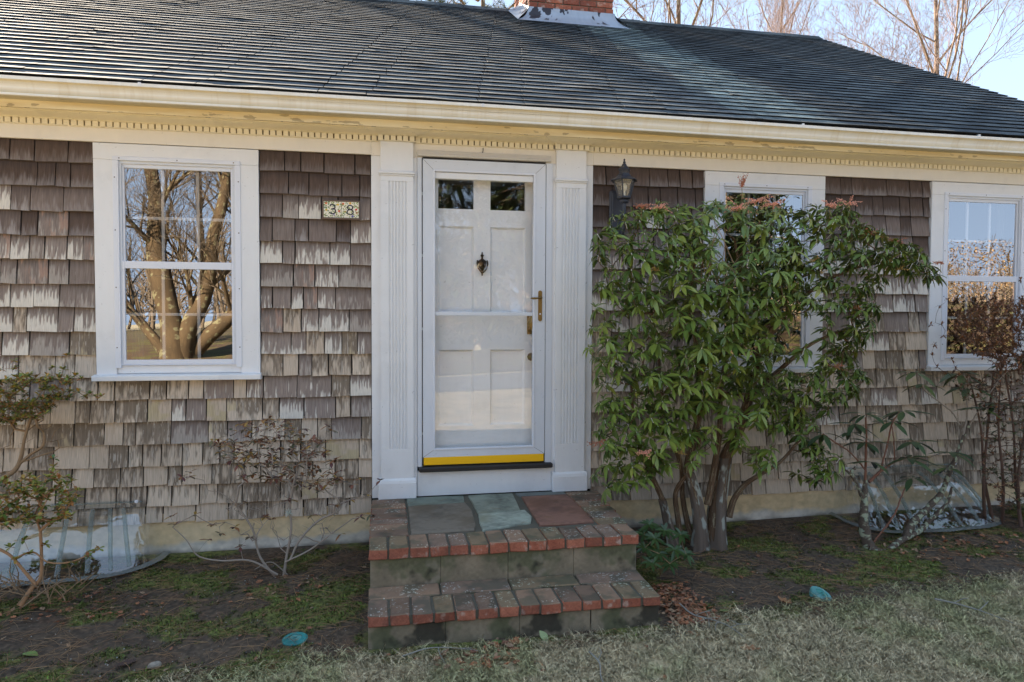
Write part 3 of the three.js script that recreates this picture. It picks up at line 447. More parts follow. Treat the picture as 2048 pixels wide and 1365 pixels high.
  const bead = new MB(); for (const [a, b, c, e] of [[gx0 - 0.012, gx0, gb - 0.012, gt + 0.012], [gx1, gx1 + 0.012, gb - 0.012, gt + 0.012], [gx0 + 0.0002, gx1 - 0.0002, gt, gt + 0.012], [gx0 + 0.0002, gx1 - 0.0002, gb - 0.012, gb]]) bead.cham(a, b, c, e, zs - 0.004, zs + 0.005, 0.002); bead.mesh('glazing_bead', M.alu, s);
  const joint = new MB(); for (const [a, b] of [[[ax, y1], [gx0 - 0.012, gt + 0.012]], [[bx, y1], [gx1 + 0.012, gt + 0.012]], [[ax, y0], [gx0 - 0.012, gb - 0.012]], [[bx, y0], [gx1 + 0.012, gb - 0.012]]]) { const t = new THREE.Vector2(b[0] - a[0], b[1] - a[1]).normalize().multiplyScalar(0.0009), n = [-t.y, t.x]; joint.poly([V(a[0] + n[0], a[1] + n[1], zs + 0.0006), V(a[0] - n[0], a[1] - n[1], zs + 0.0006), V(b[0] - n[0], b[1] - n[1], zs + 0.0006), V(b[0] + n[0], b[1] + n[1], zs + 0.0006)]); } joint.mesh('mitre_joint', M.screw, s);
  new MB().cham(gx0 + 0.001, gx1 - 0.001, 2.565, 2.608, -0.008, 0.004, 0.002).mesh('screen_cassette', M.white, s);
  new MB().cham(gx0 + 0.001, gx1 - 0.001, 1.631, 1.657, -0.006, 0.007, 0.002).mesh('mid_rail', M.trimGrey, s);
  new MB().grid(10, 10, (u, v) => V(lerp(gx0, gx1, u), lerp(1.657, 2.565, v), -0.003 + 0.0008 * Math.sin(u * 3 + 1) * Math.sin(v * 4))).mesh('pane', M.stormGlass, s);
  new MB().grid(10, 10, (u, v) => V(lerp(gx0, gx1, u), lerp(gb, 1.631, v), -0.003 + 0.0008 * Math.sin(u * 2.4 + 2) * Math.sin(v * 3 + 1))).mesh('pane', M.stormGlass, s);
  new MB().cham(0.266, 1.111, 0.601, 0.6545, -0.01, 0.014, 0.002).mesh('kick_plate', M.brass, s);
  // handle: long plate, round ends, lever to the left
  const pl = new MB(), hx = 1.079; const sh = []; for (let q = 0; q <= 10; q++) sh.push([hx + 0.0135 * Math.cos(q / 10 * Math.PI), 1.7965 + 0.0135 * Math.sin(q / 10 * Math.PI)]); for (let q = 0; q <= 10; q++) sh.push([hx - 0.0135 * Math.cos(q / 10 * Math.PI), 1.6075 - 0.0135 * Math.sin(q / 10 * Math.PI)]);
  pl.poly(sh.map((q) => V(q[0], q[1], zs + 0.009))); sh.forEach((q, k) => { const e = sh[(k + 1) % sh.length]; pl.poly([V(q[0], q[1], zs), V(e[0], e[1], zs), V(e[0], e[1], zs + 0.009), V(q[0], q[1], zs + 0.009)]); }); pl.mesh('handle_plate', M.oldBrass, s);
  const lv = new MB(); lv.tube(curve([[hx + 0.008, 1.757, zs + 0.03], [hx - 0.01, 1.757, zs + 0.034], [hx - 0.03, 1.755, zs + 0.036], [hx - 0.05, 1.7535, zs + 0.036], [hx - 0.075, 1.7545, zs + 0.034]], 12), [0.008, 0.009, 0.008, 0.007, 0.006, 0.006, 0.0065, 0.007, 0.0078, 0.008, 0.0075, 0.006, 0.003], 8); lv.tube([V(hx, 1.757, zs), V(hx, 1.757, zs + 0.036)], [0.009, 0.008], 10); lv.mesh('lever', M.oldBrass, s);
  const ky2 = new MB(); ky2.lathe([[0, 0.004], [0.005, 0.003], [0.006, 0]], 12, V(0, 0, 0)); const ko = ky2.mesh('keyhole', M.alu, s); ko.rotation.x = Math.PI / 2; ko.position.set(hx, 1.645, zs + 0.0095);
  // hinge gaps on the left, z-bar trim round the opening, drip cap, sill
  const hg = new MB(); for (const [a, b] of [[2.47, 2.69], [2.05, 2.445], [1.55, 2.03], [0.83, 1.53], [0.605, 0.81]]) hg.box(0.2555, 0.2595, a, b, 0.0, 0.0135); hg.mesh('hinge_leaf', M.black, s);
  const jb = new MB(); jb.cham(0.224, 0.255, 0.59, 2.7, -0.02, 0.009, 0.002).cham(1.121, 1.1675, 0.59, 2.7, -0.02, 0.009, 0.002); jb.mesh('jamb', M.trimGrey, s);
  new MB().box(1.1165, 1.1205, 0.6, 2.69, -0.02, 0.002).mesh('seal', M.black, s);
  new MB().sweepX([[0.0, 2.752], [0.02, 2.748], [0.024, 2.728], [0.03, 2.722], [0.03, 2.71], [0.026, 2.707], [0.0, 2.707]], 0.224, 1.152, 1, true).mesh('drip_cap', mat({ c: [0.62, 0.58, 0.52], map: T.paint, roughness: 0.6 }), s);
  new MB().box(0.26, 1.116, 2.693, 2.7065, -0.02, 0.004).mesh('seal', M.black, s);
  new MB().cham(0.232, 1.172, 0.558, 0.592, -0.1, 0.048, 0.008).mesh('threshold', M.black, s);
  new MB().cham(0.2235, 1.1675, 0.386, 0.5575, -0.03, 0.006, 0.002).mesh('riser_board', M.white, s);
  // bent nail above the door
  new MB().tube([V(0.674, 2.785, 0.001), V(0.672, 2.768, 0.018), V(0.67, 2.75, 0.012)], [0.003], 6).mesh('nail', M.black, house);
}

// ---------- ground ----------
const gh = (x, z) => {
  let y = z < 1.4 ? 0.075 * (1 - sstep(-0.2, 1.5, z)) : 0;
  if (x > 2 && z < 1.6) y += 0.02 * sstep(2, 4, x) * (1 - sstep(0.6, 1.6, z));
  y += 0.85 * sstep(14, 26, z) + 1.7 * sstep(10, 26, x) * sstep(11, 22, z);
  return y;
};
const bedEdge = (x) => { const p = [[-6, 1.75], [-2.4, 1.9], [-1.5, 1.62], [-0.95, 1.52], [-0.48, 1.43], [-0.3, 1.37], [-0.08, 1.41], [0.55, 1.44], [1.4, 1.43], [1.88, 1.35], [2.37, 1.32], [2.98, 1.22], [3.9, 1.18], [7, 1.15]]; for (let k = 1; k < p.length; k++) if (x < p[k][0]) { const t = (x - p[k - 1][0]) / (p[k][0] - p[k - 1][0]); return lerp(p[k - 1][1], p[k][1], t) + 0.05 * (fbm(x * 3.1 + 40, 2, 3) - 0.5) + 0.06 * (fbm(x * 14 + 9, 5, 2) - 0.5); } return 1.15; };
T.lawn = tex(1024, 1024, (u, v) => { const a = fbm(u * 6, v * 6, 4, 6, 6), b = fbm(u * 90, v * 90, 3, 90, 90), g = fbm(u * 14 + 3, v * 14, 4, 14, 14); let c = mix3([0.3, 0.245, 0.155], [0.6, 0.5, 0.33], b); c = mix3(c, [0.16, 0.165, 0.08], sstep(0.45, 0.68, g) * 0.55); return c.map((q) => q * (0.75 + 0.5 * a)); });
T.soil = tex(1024, 1024, (u, v) => {
  const a = fbm(u * 5, v * 5, 5, 5, 5), m = fbm(u * 7 + 3, v * 9 + 1, 5, 7, 9), g = fbm(u * 110, v * 110, 2, 110, 110), s = vn(u * 240, v * 240, 240, 240);
  let c = mix3([0.04, 0.027, 0.018], [0.135, 0.092, 0.058], a * 0.5 + g * 0.5); c = mix3(c, mix3([0.065, 0.075, 0.018], [0.18, 0.19, 0.04], g), sstep(0.46, 0.62, m) * 0.8); c = mix3(c, [0.13, 0.075, 0.045], sstep(0.6, 0.75, fbm(u * 20, v * 20 + 7, 3, 20, 20)) * 0.5);
  return s > 0.972 ? [0.42, 0.4, 0.37] : c.map((q) => q * (0.6 + 0.8 * g)); });
T.soilH = tex(512, 512, (u, v) => fbm(u * 24, v * 24, 5, 24, 24), false);
M.lawn = mat({ map: T.lawn, roughness: 1, bumpMap: T.soilH, bumpScale: 0.02 });
M.soil = mat({ map: T.soil, roughness: 1, bumpMap: T.soilH, bumpScale: 0.02 });
{
  const g = new MB(), xs = [], zs = [];
  for (let x = -160; x < -8; x += 19) xs.push(x); for (let x = -8; x < 34; x += 1) xs.push(x); for (let x = 34; x <= 200; x += 16) xs.push(x);
  for (let z = -160; z < -10; z += 15) zs.push(z); for (let z = -10; z < 30; z += 0.8) zs.push(z); for (let z = 30; z <= 200; z += 17) zs.push(z);
  const id = []; zs.forEach((z, j) => xs.forEach((x, i) => { const y = gh(x, z); const e = 0.3, n = V(gh(x - e, z) - gh(x + e, z), 2 * e, gh(x, z - e) - gh(x, z + e)).normalize(); id.push(g.v(V(x, z < 1.75 && x > -7 && x < 8 ? -0.1 : y, z), n, [x * 0.5, z * 0.5])); }));
  for (let j = 0; j < zs.length - 1; j++) for (let i = 0; i < xs.length - 1; i++) { const a = j * xs.length + i; g.i.push(a, a + xs.length, a + xs.length + 1, a, a + xs.length + 1, a + 1); }
  struct(g.mesh('lawn', M.lawn));
  // the near lawn with its own small bumps, meeting the bed
  const near = new MB(); near.grid(90, 26, (u, v) => { const x = lerp(-6.5, 7.5, u), z = lerp(bedEdge(x) + 0.02, 3.2, v); return V(x, gh(x, z) + 0.006 - 0.02 * (1 - sstep(0, 0.12, z - bedEdge(x))) + 0.012 * (fbm(x * 6, z * 6, 3) - 0.5), z); }); for (let k = 0, n = near.p.length / 3; k < n; k++) { near.u[k * 2] = near.p[k * 3] * 0.7; near.u[k * 2 + 1] = near.p[k * 3 + 2] * 0.7; }
  struct(near.mesh('grass_edge', mat({ c: [1.1, 1.05, 0.95], map: T.lawn, roughness: 1, bumpMap: T.soilH, bumpScale: 0.015 })));
  const bed = new MB(); bed.grid(260, 44, (u, v) => { const x = lerp(-6, 7, u), z = lerp(-0.06, bedEdge(x) + 0.16, v); return V(x, gh(x, z) + 0.004 - 0.012 * sstep(0.06, 0.16, z - bedEdge(x)) + 0.022 * (fbm(x * 5, z * 5, 4) - 0.5) * sstep(0, 0.2, z), z); }); for (let k = 0, n = bed.p.length / 3; k < n; k++) { bed.u[k * 2] = bed.p[k * 3] * 0.55; bed.u[k * 2 + 1] = bed.p[k * 3 + 2] * 0.55; }
  struct(bed.mesh('garden_bed', M.soil));
  const wf = new MB(); wf.grid(150, 60, (u, v) => { const x = lerp(-70, 80, u), z = lerp(14.6, 60, v * v * 0.7 + v * 0.3); return V(x, gh(x, z) + 0.02 + 0.03 * fbm(x * 0.7, z * 0.7, 3), z); }); for (let k = 0, n = wf.p.length / 3; k < n; k++) { wf.u[k * 2] = wf.p[k * 3] * 0.3; wf.u[k * 2 + 1] = wf.p[k * 3 + 2] * 0.3; }
  struct(wf.mesh('woodland_floor', mat({ c: [0.85, 0.75, 0.55], map: T.soil, roughness: 1 })));
  // street across the lawn
  const rd = new MB(); rd.grid(60, 4, (u, v) => { const x = lerp(-90, 90, u), z = lerp(10.2, 14.2, v); return V(x, gh(x, z) + 0.012, z); }); for (let k = 0, n = rd.p.length / 3; k < n; k++) { rd.u[k * 2] = rd.p[k * 3] * 0.5; rd.u[k * 2 + 1] = rd.p[k * 3 + 2] * 0.5; }
  struct(rd.mesh('road', mat({ c: [0.16, 0.16, 0.165], map: T.conc, roughness: 0.9 })));
}
const bedY = (x, z) => gh(x, z) + 0.004 + 0.022 * (fbm(x * 5, z * 5, 4) - 0.5) * sstep(0, 0.2, z);

// ---------- front steps ----------
{
  const st = tag(group('front_steps', null, [0, 0, 0]), 'two brick edged front steps with a flagstone landing below the white door', 'steps');
  const r = RNG(8), tops = [[1, 1, 1], [0.8, 0.78, 0.75], [1.25, 1.2, 1.1], [0.95, 1.02, 0.85]].map((c) => mat({ c, map: T.brickTop, roughness: 0.9, bumpMap: T.brickTop, bumpScale: 0.002 })), fronts = [[1, 1, 1], [1.12, 1.05, 1], [0.85, 0.82, 0.8], [1.2, 1.2, 1.15]].map((c) => mat({ c, map: T.brick, roughness: 0.85, bumpMap: T.brick, bumpScale: 0.0015 }));
  // a brick whose walked-on top is grimy: two materials on one piece
  const brick = (x0, x1, y0, y1, z0, z1, name = 'brick') => {
    const m = new MB(), c = 0.005, ou = r() * 3, ov = r() * 3; m.cham(x0, x1, y0, y1, z0, z1, c, r);
    for (let k = 0; k < m.u.length; k += 2) { m.u[k] = m.u[k] * 2.6 + ou; m.u[k + 1] = m.u[k + 1] * 2.6 + ov; }
    const top = [], rest = []; for (let k = 0; k < m.i.length; k += 3) (m.n[m.i[k] * 3 + 1] > 0.6 ? top : rest).push(m.i[k], m.i[k + 1], m.i[k + 2]);
    m.i = rest.concat(top); const g = m.geo(); g.addGroup(0, rest.length, 0); g.addGroup(rest.length, top.length, 1);
    return put(name, g, [name === 'brick' ? fronts[r.i(4)] : M.riser, tops[r.i(4)]], st);
  };
  const n = 14, X0 = -0.088, X1 = 1.432, w = (X1 - X0) / n;
  for (let k = 0; k < n; k++) brick(X0 + k * w + 0.005, X0 + (k + 1) * w - 0.005 + r.s(0.002), 0.327 + r.s(0.0015), 0.386 + r.s(0.002), 0.835, 1.05 + r.s(0.004));
  for (let k = 0; k < 7; k++) { const a = 0.822 - k * 0.112; if (a - 0.104 < 0.03) { brick(X0 + 0.003, 0.135, 0.327, 0.3845, 0.032, a); break; } brick(X0 + 0.003, 0.135, 0.327, 0.385 + r.s(0.002), a - 0.104, a); }
  for (let k = 0; k < 6; k++) { const a = 0.822 - k * 0.135, b = Math.max(0.032, a - 0.127); if (a - b > 0.03) brick(1.262 + r.s(0.002), 1.438 + (0.83 - a) * 0.09, 0.327, 0.3845 + r.s(0.003), b, a); }
  const bt = 0.172, nb = 14, B1 = 1.425, wb = (B1 - X0) / nb;
  for (let k = 0; k < nb; k++) brick(X0 + k * wb + 0.0055, X0 + (k + 1) * wb - 0.0055 + r.s(0.002), bt - 0.055 + r.s(0.002), bt + r.s(0.002), 1.185, 1.385 + r.s(0.004));
  for (let k = 0; k < 4; k++) brick(X0 + 0.004 + k * 0.378, X0 + 0.372 + k * 0.378, bt - 0.05, bt + 0.005 + r.s(0.002), 1.032, 1.178, 'tread_slab');
  // mortar beds and blockwork risers
  const gr = new MB(); gr.box(X0 + 0.006, X1 - 0.006, 0.329, 0.3765, 0.84, 1.043).box(X0 + 0.01, 1.43, 0.33, 0.3755, -0.02, 0.839).box(X0 + 0.006, B1 - 0.006, bt - 0.052, bt - 0.008, 1.03, 1.378); gr.mesh('mortar', M.grout, st);
  for (let k = 0; k < 4; k++) { const a = X0 + 0.012 + k * 0.374, b = a + 0.373; const m = new MB().cham(a, Math.min(b, X1 - 0.012), 0.1, 0.3262, 0.6, 1.03 + r.s(0.002), 0.003); m.mesh('riser_block', M.riser, st, 1.7); }
  for (let k = 0; k < 4; k++) { const a = X0 + 0.008 + k * 0.375, b = a + 0.374; new MB().cham(a, Math.min(b, B1 - 0.008), -0.1, bt - 0.0565, 0.9, 1.365 + r.s(0.003), 0.003).mesh('riser_block', M.riser, st, 1.7); }
  new MB().box(X0 + 0.012, X1 - 0.014, -0.1, 0.3265, -0.02, 0.599).mesh('side_wall', M.riser, st, 1.7);
  // flagstones, cut to irregular outlines
  const slab = (pts, c, h = 0.0) => { const m = new MB(), y1 = 0.386 + h, y0 = 0.366, q = pts.map(([x, z]) => [x + r.s(0.004), z + r.s(0.004)]), cx = q.reduce((s, p) => s + p[0], 0) / q.length, cz = q.reduce((s, p) => s + p[1], 0) / q.length, ins = q.map(([x, z]) => [x + (cx - x) * 0.025, z + (cz - z) * 0.025]);
    { const cI = m.v(V(cx, y1, cz), V(0, 1, 0), [cx, cz]), rim = ins.map(([x, z]) => m.v(V(x, y1, z), V(0, 1, 0), [x, z])); rim.forEach((a, k) => m.i.push(cI, rim[(k + 1) % rim.length], a)); } q.forEach((p, k) => { const e = q[(k + 1) % q.length], pi = ins[k], ei = ins[(k + 1) % q.length]; m.poly([V(p[0], y1 - 0.005, p[1]), V(e[0], y1 - 0.005, e[1]), V(ei[0], y1, ei[1]), V(pi[0], y1, pi[1])]); m.poly([V(p[0], y0, p[1]), V(e[0], y0, e[1]), V(e[0], y1 - 0.005, e[1]), V(p[0], y1 - 0.005, p[1])]); });
    m.mesh('flagstone', mat({ c, map: T.stone, roughness: 0.75, bumpMap: T.stone, bumpScale: 0.003 }), st, 1.3); };
  slab([[0.145, 0.034], [0.35, 0.03], [0.535, 0.032], [0.525, 0.205], [0.3, 0.225], [0.147, 0.235]], [0.19, 0.22, 0.175]);
  slab([[0.147, 0.245], [0.3, 0.235], [0.525, 0.215], [0.548, 0.4], [0.535, 0.72], [0.51, 0.81], [0.145, 0.825]], [0.19, 0.155, 0.115], 0.002);
  slab([[0.572, 0.03], [0.7, 0.028], [0.885, 0.03], [0.872, 0.25], [0.858, 0.455], [0.7, 0.472], [0.577, 0.478]], [0.27, 0.295, 0.23], 0.001);
  slab([[0.577, 0.49], [0.72, 0.482], [0.885, 0.455], [0.897, 0.6], [0.868, 0.72], [0.555, 0.822], [0.56, 0.65]], [0.35, 0.385, 0.31], 0.003);
  slab([[0.932, 0.128], [1.1, 0.13], [1.252, 0.125], [1.254, 0.5], [1.248, 0.77], [1.0, 0.79], [0.905, 0.775], [0.918, 0.4]], [0.25, 0.12, 0.08], 0.003);
  slab([[0.905, 0.03], [1.1, 0.028], [1.254, 0.03], [1.252, 0.115], [1.1, 0.12], [0.925, 0.118]], [0.16, 0.175, 0.16]);
}

// ---------- clear window well covers ----------
M.plastic = mat({ c: [0.96, 0.98, 1], transmission: 1, thickness: 0, roughness: 0.035, ior: 2.35 });
M.plasticRib = mat({ c: [0.72, 0.77, 0.75], transmission: 0.92, thickness: 0, roughness: 0.25, ior: 1.6 });
const cover = (label, xa, xb, depth, ytop, sharp, ribs, tilt) => {
  const o = tag(group('window_well_cover', null, [(xa + xb) / 2, 0, 0]), label, 'window well cover', 'window well covers'); const cx = 0, hw = (xb - xa) / 2, r = RNG(Math.round(xb * 100));
  const sup = (u, e) => { const t = u * Math.PI, c = -Math.cos(t), s = Math.sin(t); return [Math.sign(c) * Math.pow(Math.abs(c), e), Math.pow(s, e)]; };
  const P = (u, v) => { const [a, b] = sup(u, sharp), spread = lerp(0.83, 0.985, Math.pow(v, 0.8)), d = lerp(0.045, depth, Math.pow(v, 0.75)); const x = cx + a * hw * spread, z = 0.006 + b * d, yb = bedY((xa + xb) / 2 + x, z) + 0.03; return V(x, lerp(ytop - 0.045 - 0.02 * (1 - b), yb, v) + 0.004 * Math.sin(u * 40) * v + 0.009 * (fbm(u * 9 + xb, v * 3, 3) - 0.5) * Math.sin(v * 3.14), z + 0.015 * (fbm(u * 14 + 5, v * 3.5 + xb, 3) - 0.5) * Math.sin(v * 3.14)); };
  const sh = new MB().grid(110, 24, P); sh.mesh('shell', M.plastic, o);
  new MB().grid(30, 2, (u, v) => V(lerp(-hw * 0.86, hw * 0.86, u), lerp(ytop - 0.055, ytop, v), 0.006 + 0.004 * Math.sin(u * 9) + (v > 0.9 ? 0.004 : 0))).mesh('flange', M.plastic, o);
  new MB().tube([V(-hw * 0.84, ytop - 0.012, 0.013), V(hw * 0.84, ytop - 0.012, 0.013)], [0.0045], 6).mesh('flange_rib', M.plasticRib, o);
  new MB().grid(60, 1, (u, v) => { const [a, b] = sup(u, sharp); const k = 0.985 + v * 0.05, x = cx + a * hw * k, z = 0.006 + b * (depth + v * 0.035); return V(x, bedY((xa + xb) / 2 + x, z) + 0.03 - v * 0.008, z); }).mesh('rim', mat({ c: [0.30, 0.33, 0.32], transmission: 0.5, thickness: 0, roughness: 0.2, ior: 1.6 }), o);
  for (const u of ribs) { const q = []; for (let k = 0; k <= 12; k++) { const v = k / 12 * 0.96, p = P(u + tilt * 0, v), e = P(u, Math.min(1, v + 0.02)); p.z += 0.001; p.y += 0.001; q.push(p); } new MB().tube(q, [0.013, 0.014, 0.014], 6).mesh('rib', M.plasticRib, o); }
  for (const x of [-hw * 0.8, hw * 0.8]) { const s = new MB().lathe([[0, 0.006], [0.006, 0.005], [0.007, 0.002], [0.011, 0.0015], [0.011, 0]], 14).mesh('screw', M.alu, o); s.rotation.x = Math.PI / 2; s.position.set(x, ytop - 0.008, 0.02); }
  return o;
};
cover('clear ribbed plastic dome against the foundation behind the leafy left azalea', -3.05, -1.39, 0.37, 0.445, 0.62, [0.3, 0.37, 0.44, 0.51, 0.58, 0.65, 0.72, 0.79], 0);
cover('clear ribbed plastic dome against the foundation behind the rhododendron stems', 3.4, 4.62, 0.46, 0.47, 0.55, [0.2, 0.28, 0.36, 0.44, 0.52, 0.6, 0.68, 0.76], 0);

// ---------- things on the wall ----------
{
  const c = document.createElement('canvas'); c.width = 512; c.height = 256; const x = c.getContext('2d'), r = RNG(12);
  x.fillStyle = '#e9dfc9'; x.fillRect(0, 0, 512, 256);
  for (let k = 0; k < 230; k++) { const px = r() * 512, py = r() * 256; x.save(); x.translate(px, py); x.rotate(r() * 6.3); x.fillStyle = ['#6d7a1f', '#83902c', '#4f6b2b', '#97a43c', '#3f7a55'][r.i(5)]; x.beginPath(); x.ellipse(0, 0, 11, 5.5, 0, 0, 7); x.fill(); x.restore(); }
  for (const [px, py, col] of [[40, 36, '#e2703a'], [205, 52, '#e3b714'], [42, 138, '#cfae2a'], [222, 152, '#d9543c'], [285, 34, '#d8602f'], [385, 26, '#e5a31e'], [470, 120, '#d2302a'], [312, 158, '#9a8b2c'], [420, 222, '#5a4aa0'], [150, 212, '#a9a2b4'], [478, 170, '#9a6a3c']]) for (let k = 0; k < 5; k++) { x.fillStyle = col; x.beginPath(); x.ellipse(px + 9 * Math.cos(k * 1.26), py + 9 * Math.sin(k * 1.26), 9, 7, 0, 0, 7); x.fill(); }
  x.strokeStyle = '#2b1c2c'; x.lineCap = 'round'; x.lineWidth = 19;
  x.beginPath(); x.arc(128, 88, 36, -2.55, 1.35); x.stroke(); x.beginPath(); x.arc(128, 152, 43, -1.35, 2.5); x.stroke(); x.beginPath(); x.moveTo(118, 122); x.lineTo(138, 122); x.stroke();
  x.lineWidth = 18; x.beginPath(); x.ellipse(384, 90, 36, 34, 0, 0, 7); x.stroke(); x.beginPath(); x.ellipse(384, 162, 43, 39, 0, 0, 7); x.stroke();
  const t = new THREE.CanvasTexture(c); t.colorSpace = THREE.SRGBColorSpace; t.flipY = true;
  const s = tag(group('house_number', null, [-0.277, 2.331, 0.0]), 'flowered number tiles 38 in a wooden frame on the shingles', 'house number'), W = 0.113, H = 0.0525, z = 0.004;
  const fr = new MB(); fr.cham(-W - 0.008, W + 0.008, H + 0.0004, H + 0.01, -0.012, z + 0.012, 0.003).cham(-W - 0.011, W + 0.011, -H - 0.013, -H - 0.0004, -0.012, z + 0.016, 0.003).cham(-W - 0.008, -W - 0.0004, -H, H, -0.012, z + 0.011, 0.003).cham(W + 0.0004, W + 0.008, -H, H, -0.012, z + 0.011, 0.003); fr.mesh('frame', mat({ c: [0.16, 0.105, 0.08], roughness: 0.7 }), s);
  const tm = mat({ map: t, roughness: 0.3 });
  for (const k of [0, 1]) { const x0 = k ? 0.0012 : -W, x1 = k ? W : -0.0012, m = new MB(), q = (a, b) => [k * 0.5 + a * 0.5, b]; m.poly([V(x0, -H, z + 0.007), V(x1, -H, z + 0.007), V(x1, H, z + 0.007), V(x0, H, z + 0.007)], [q(0.02, 0.02), q(0.98, 0.02), q(0.98, 0.98), q(0.02, 0.98)]); for (const X of [x0, x1]) m.poly([V(X, -H, z), V(X, -H, z + 0.007), V(X, H, z + 0.007), V(X, H, z)], [q(0.02, 0.5), q(0.02, 0.5), q(0.02, 0.5), q(0.02, 0.5)]); m.mesh('tile', tm, s); }
  new MB().box(-W, W, -H, H, -0.01, z - 0.001).mesh('backing', M.black, s);
}
{
  const L = tag(group('wall_lantern', null, [1.643, 2.19, 0.0]), 'black six sided carriage lantern on the wall right of the door', 'lantern'), ax = V(0, 0, 0.15), y = (v) => v - 2.19, hex = Math.PI / 6;
  new MB().lathe([[0.0, y(2.726)], [0.005, y(2.722)], [0.007, y(2.715)], [0.004, y(2.709)], [0.010, y(2.702)], [0.010, y(2.696)], [0.006, y(2.69)], [0, y(2.69)]], 10, ax).mesh('finial', M.iron, L);
  new MB().lathe([[0, y(2.695)], [0.012, y(2.69)], [0.022, y(2.672)], [0.042, y(2.655)], [0.047, y(2.648)], [0.038, y(2.634)], [0.034, y(2.622)], [0.044, y(2.617)], [0.052, y(2.605)], [0.072, y(2.589)], [0.098, y(2.576)], [0.098, y(2.571)], [0.06, y(2.571)], [0, y(2.60)]], 6, ax, true, hex).mesh('roof_cap', M.iron, L);
  const cage = new MB(), glass = new MB(), rt = 0.074, rb = 0.043, yt = y(2.571), yb = y(2.462), pt = (k, R, Y) => V(R * Math.sin(k * Math.PI / 3 + hex), Y, 0.15 + R * Math.cos(k * Math.PI / 3 + hex));
  for (let k = 0; k < 6; k++) { cage.tube([pt(k, rt, yt), pt(k, rb, yb)], [0.0062], 5, false); glass.poly([pt(k, rb * 0.98, yb), pt(k + 1, rb * 0.98, yb), pt(k + 1, rt * 0.98, yt), pt(k, rt * 0.98, yt)]); }
  cage.lathe([[0, y(2.462)], [0.05, y(2.462)], [0.052, y(2.455)], [0.05, y(2.448)], [0.026, y(2.443)], [0.034, y(2.436)], [0.034, y(2.428)], [0.028, y(2.418)], [0.012, y(2.415)], [0, y(2.414)]], 6, ax, true, hex);
  cage.mesh('cage', M.iron, L); glass.mesh('pane', mat({ c: [0.88, 0.86, 0.8], transmission: 1, thickness: 0, roughness: 0.12, metalness: 0.1, ior: 1.5 }), L);
  new MB().lathe([[0, y(2.464)], [0.009, y(2.464)], [0.009, y(2.50)], [0.02, y(2.515)], [0.021, y(2.535)], [0.012, y(2.553)], [0, y(2.557)]], 12, ax).mesh('bulb', mat({ c: [0.85, 0.85, 0.8], roughness: 0.3 }), L);
  new MB().tube(curve([[0, y(2.42), 0.15], [0, y(2.34), 0.15], [0, y(2.27), 0.148], [0, y(2.21), 0.125], [0, y(2.19), 0.08], [0, y(2.215), 0.035], [0, y(2.25), 0.012]], 20), [0.0155, 0.0145, 0.0135, 0.0125, 0.012], 10).mesh('arm', M.iron, L);
  const bp = new MB(); bp.cham(-0.055, 0.055, y(2.195), y(2.53), -0.018, 0.012, 0.01).cham(-0.042, 0.042, y(2.21), y(2.515), 0.0115, 0.022, 0.006); bp.mesh('back_plate', M.iron, L);
}
// teal irrigation lids set in the bed
for (const [x, z, rx, rz, pale, label] of [[-0.44, 1.215, 0.05, 0.03, 0, 'round teal plastic lid in the mossy bed left of the steps'], [2.475, 1.21, 0.42, -0.30, 1, 'tilted round teal plastic lid at the lawn edge right of the steps']]) {
  const o = tag(group('valve_lid', null, [x, bedY(x, z) + (pale ? 0.012 : -0.002), z]), label, 'lid', 'teal lids in the garden bed'); o.rotation.set(rx, 0.3, rz);
  new MB().lathe([[0.034, 0.012], [0.036, 0.015], [0.056, 0.013], [0.062, 0.008], [0.063, -0.002], [0.055, -0.03]], 28).mesh('ring', mat({ c: pale ? [0.13, 0.36, 0.34] : [0.03, 0.26, 0.25], roughness: 0.5, map: T.stone }), o);
  new MB().lathe([[0, 0.0125], [0.03, 0.0125], [0.0335, 0.0105], [0.0335, 0]], 28).mesh('cap', mat({ c: pale ? [0.06, 0.30, 0.26] : [0.10, 0.34, 0.32], roughness: 0.55, map: T.stone }), o);
  new MB().cham(-0.011, 0.011, 0.0122, 0.0145, -0.0022, 0.0022, 0.0008).mesh('slot', mat({ c: [0.01, 0.06, 0.06], roughness: 0.6 }), o);
}

// ---------- shrubs ----------
T.leaf = tex(64, 128, (u, v) => { const a = Math.abs(u - 0.5) * 2, rib = Math.abs(((v * 9 + a * 1.6) % 1) - 0.5); const k = 0.88 + 0.16 * (fbm(u * 5, v * 9, 3, 5, 9) - 0.5) + (a < 0.07 ? 0.45 : 0) + (rib > 0.44 ? 0.1 : 0); return [k, k, k * 0.98]; });
const leafMat = (o = {}) => mat({ vertexColors: true, map: T.leaf, roughness: 0.34, ...o });
M.leafGloss = leafMat(); M.leafDull = leafMat({ roughness: 0.55 }); M.leafDry = leafMat({ roughness: 0.85 });
M.bark = mat({ map: T.bark, roughness: 0.95, bumpMap: T.bark, bumpScale: 0.004 });
M.barkBrown = mat({ c: [0.85, 0.68, 0.53], map: T.bark, roughness: 0.95, bumpMap: T.bark, bumpScale: 0.003 });
M.twigRed = mat({ c: [0.20, 0.085, 0.05], roughness: 0.8 });
M.twigTan = mat({ c: [0.26, 0.17, 0.095], roughness: 0.85 });
M.twigGrey = mat({ c: [0.32, 0.265, 0.215], roughness: 0.9 });
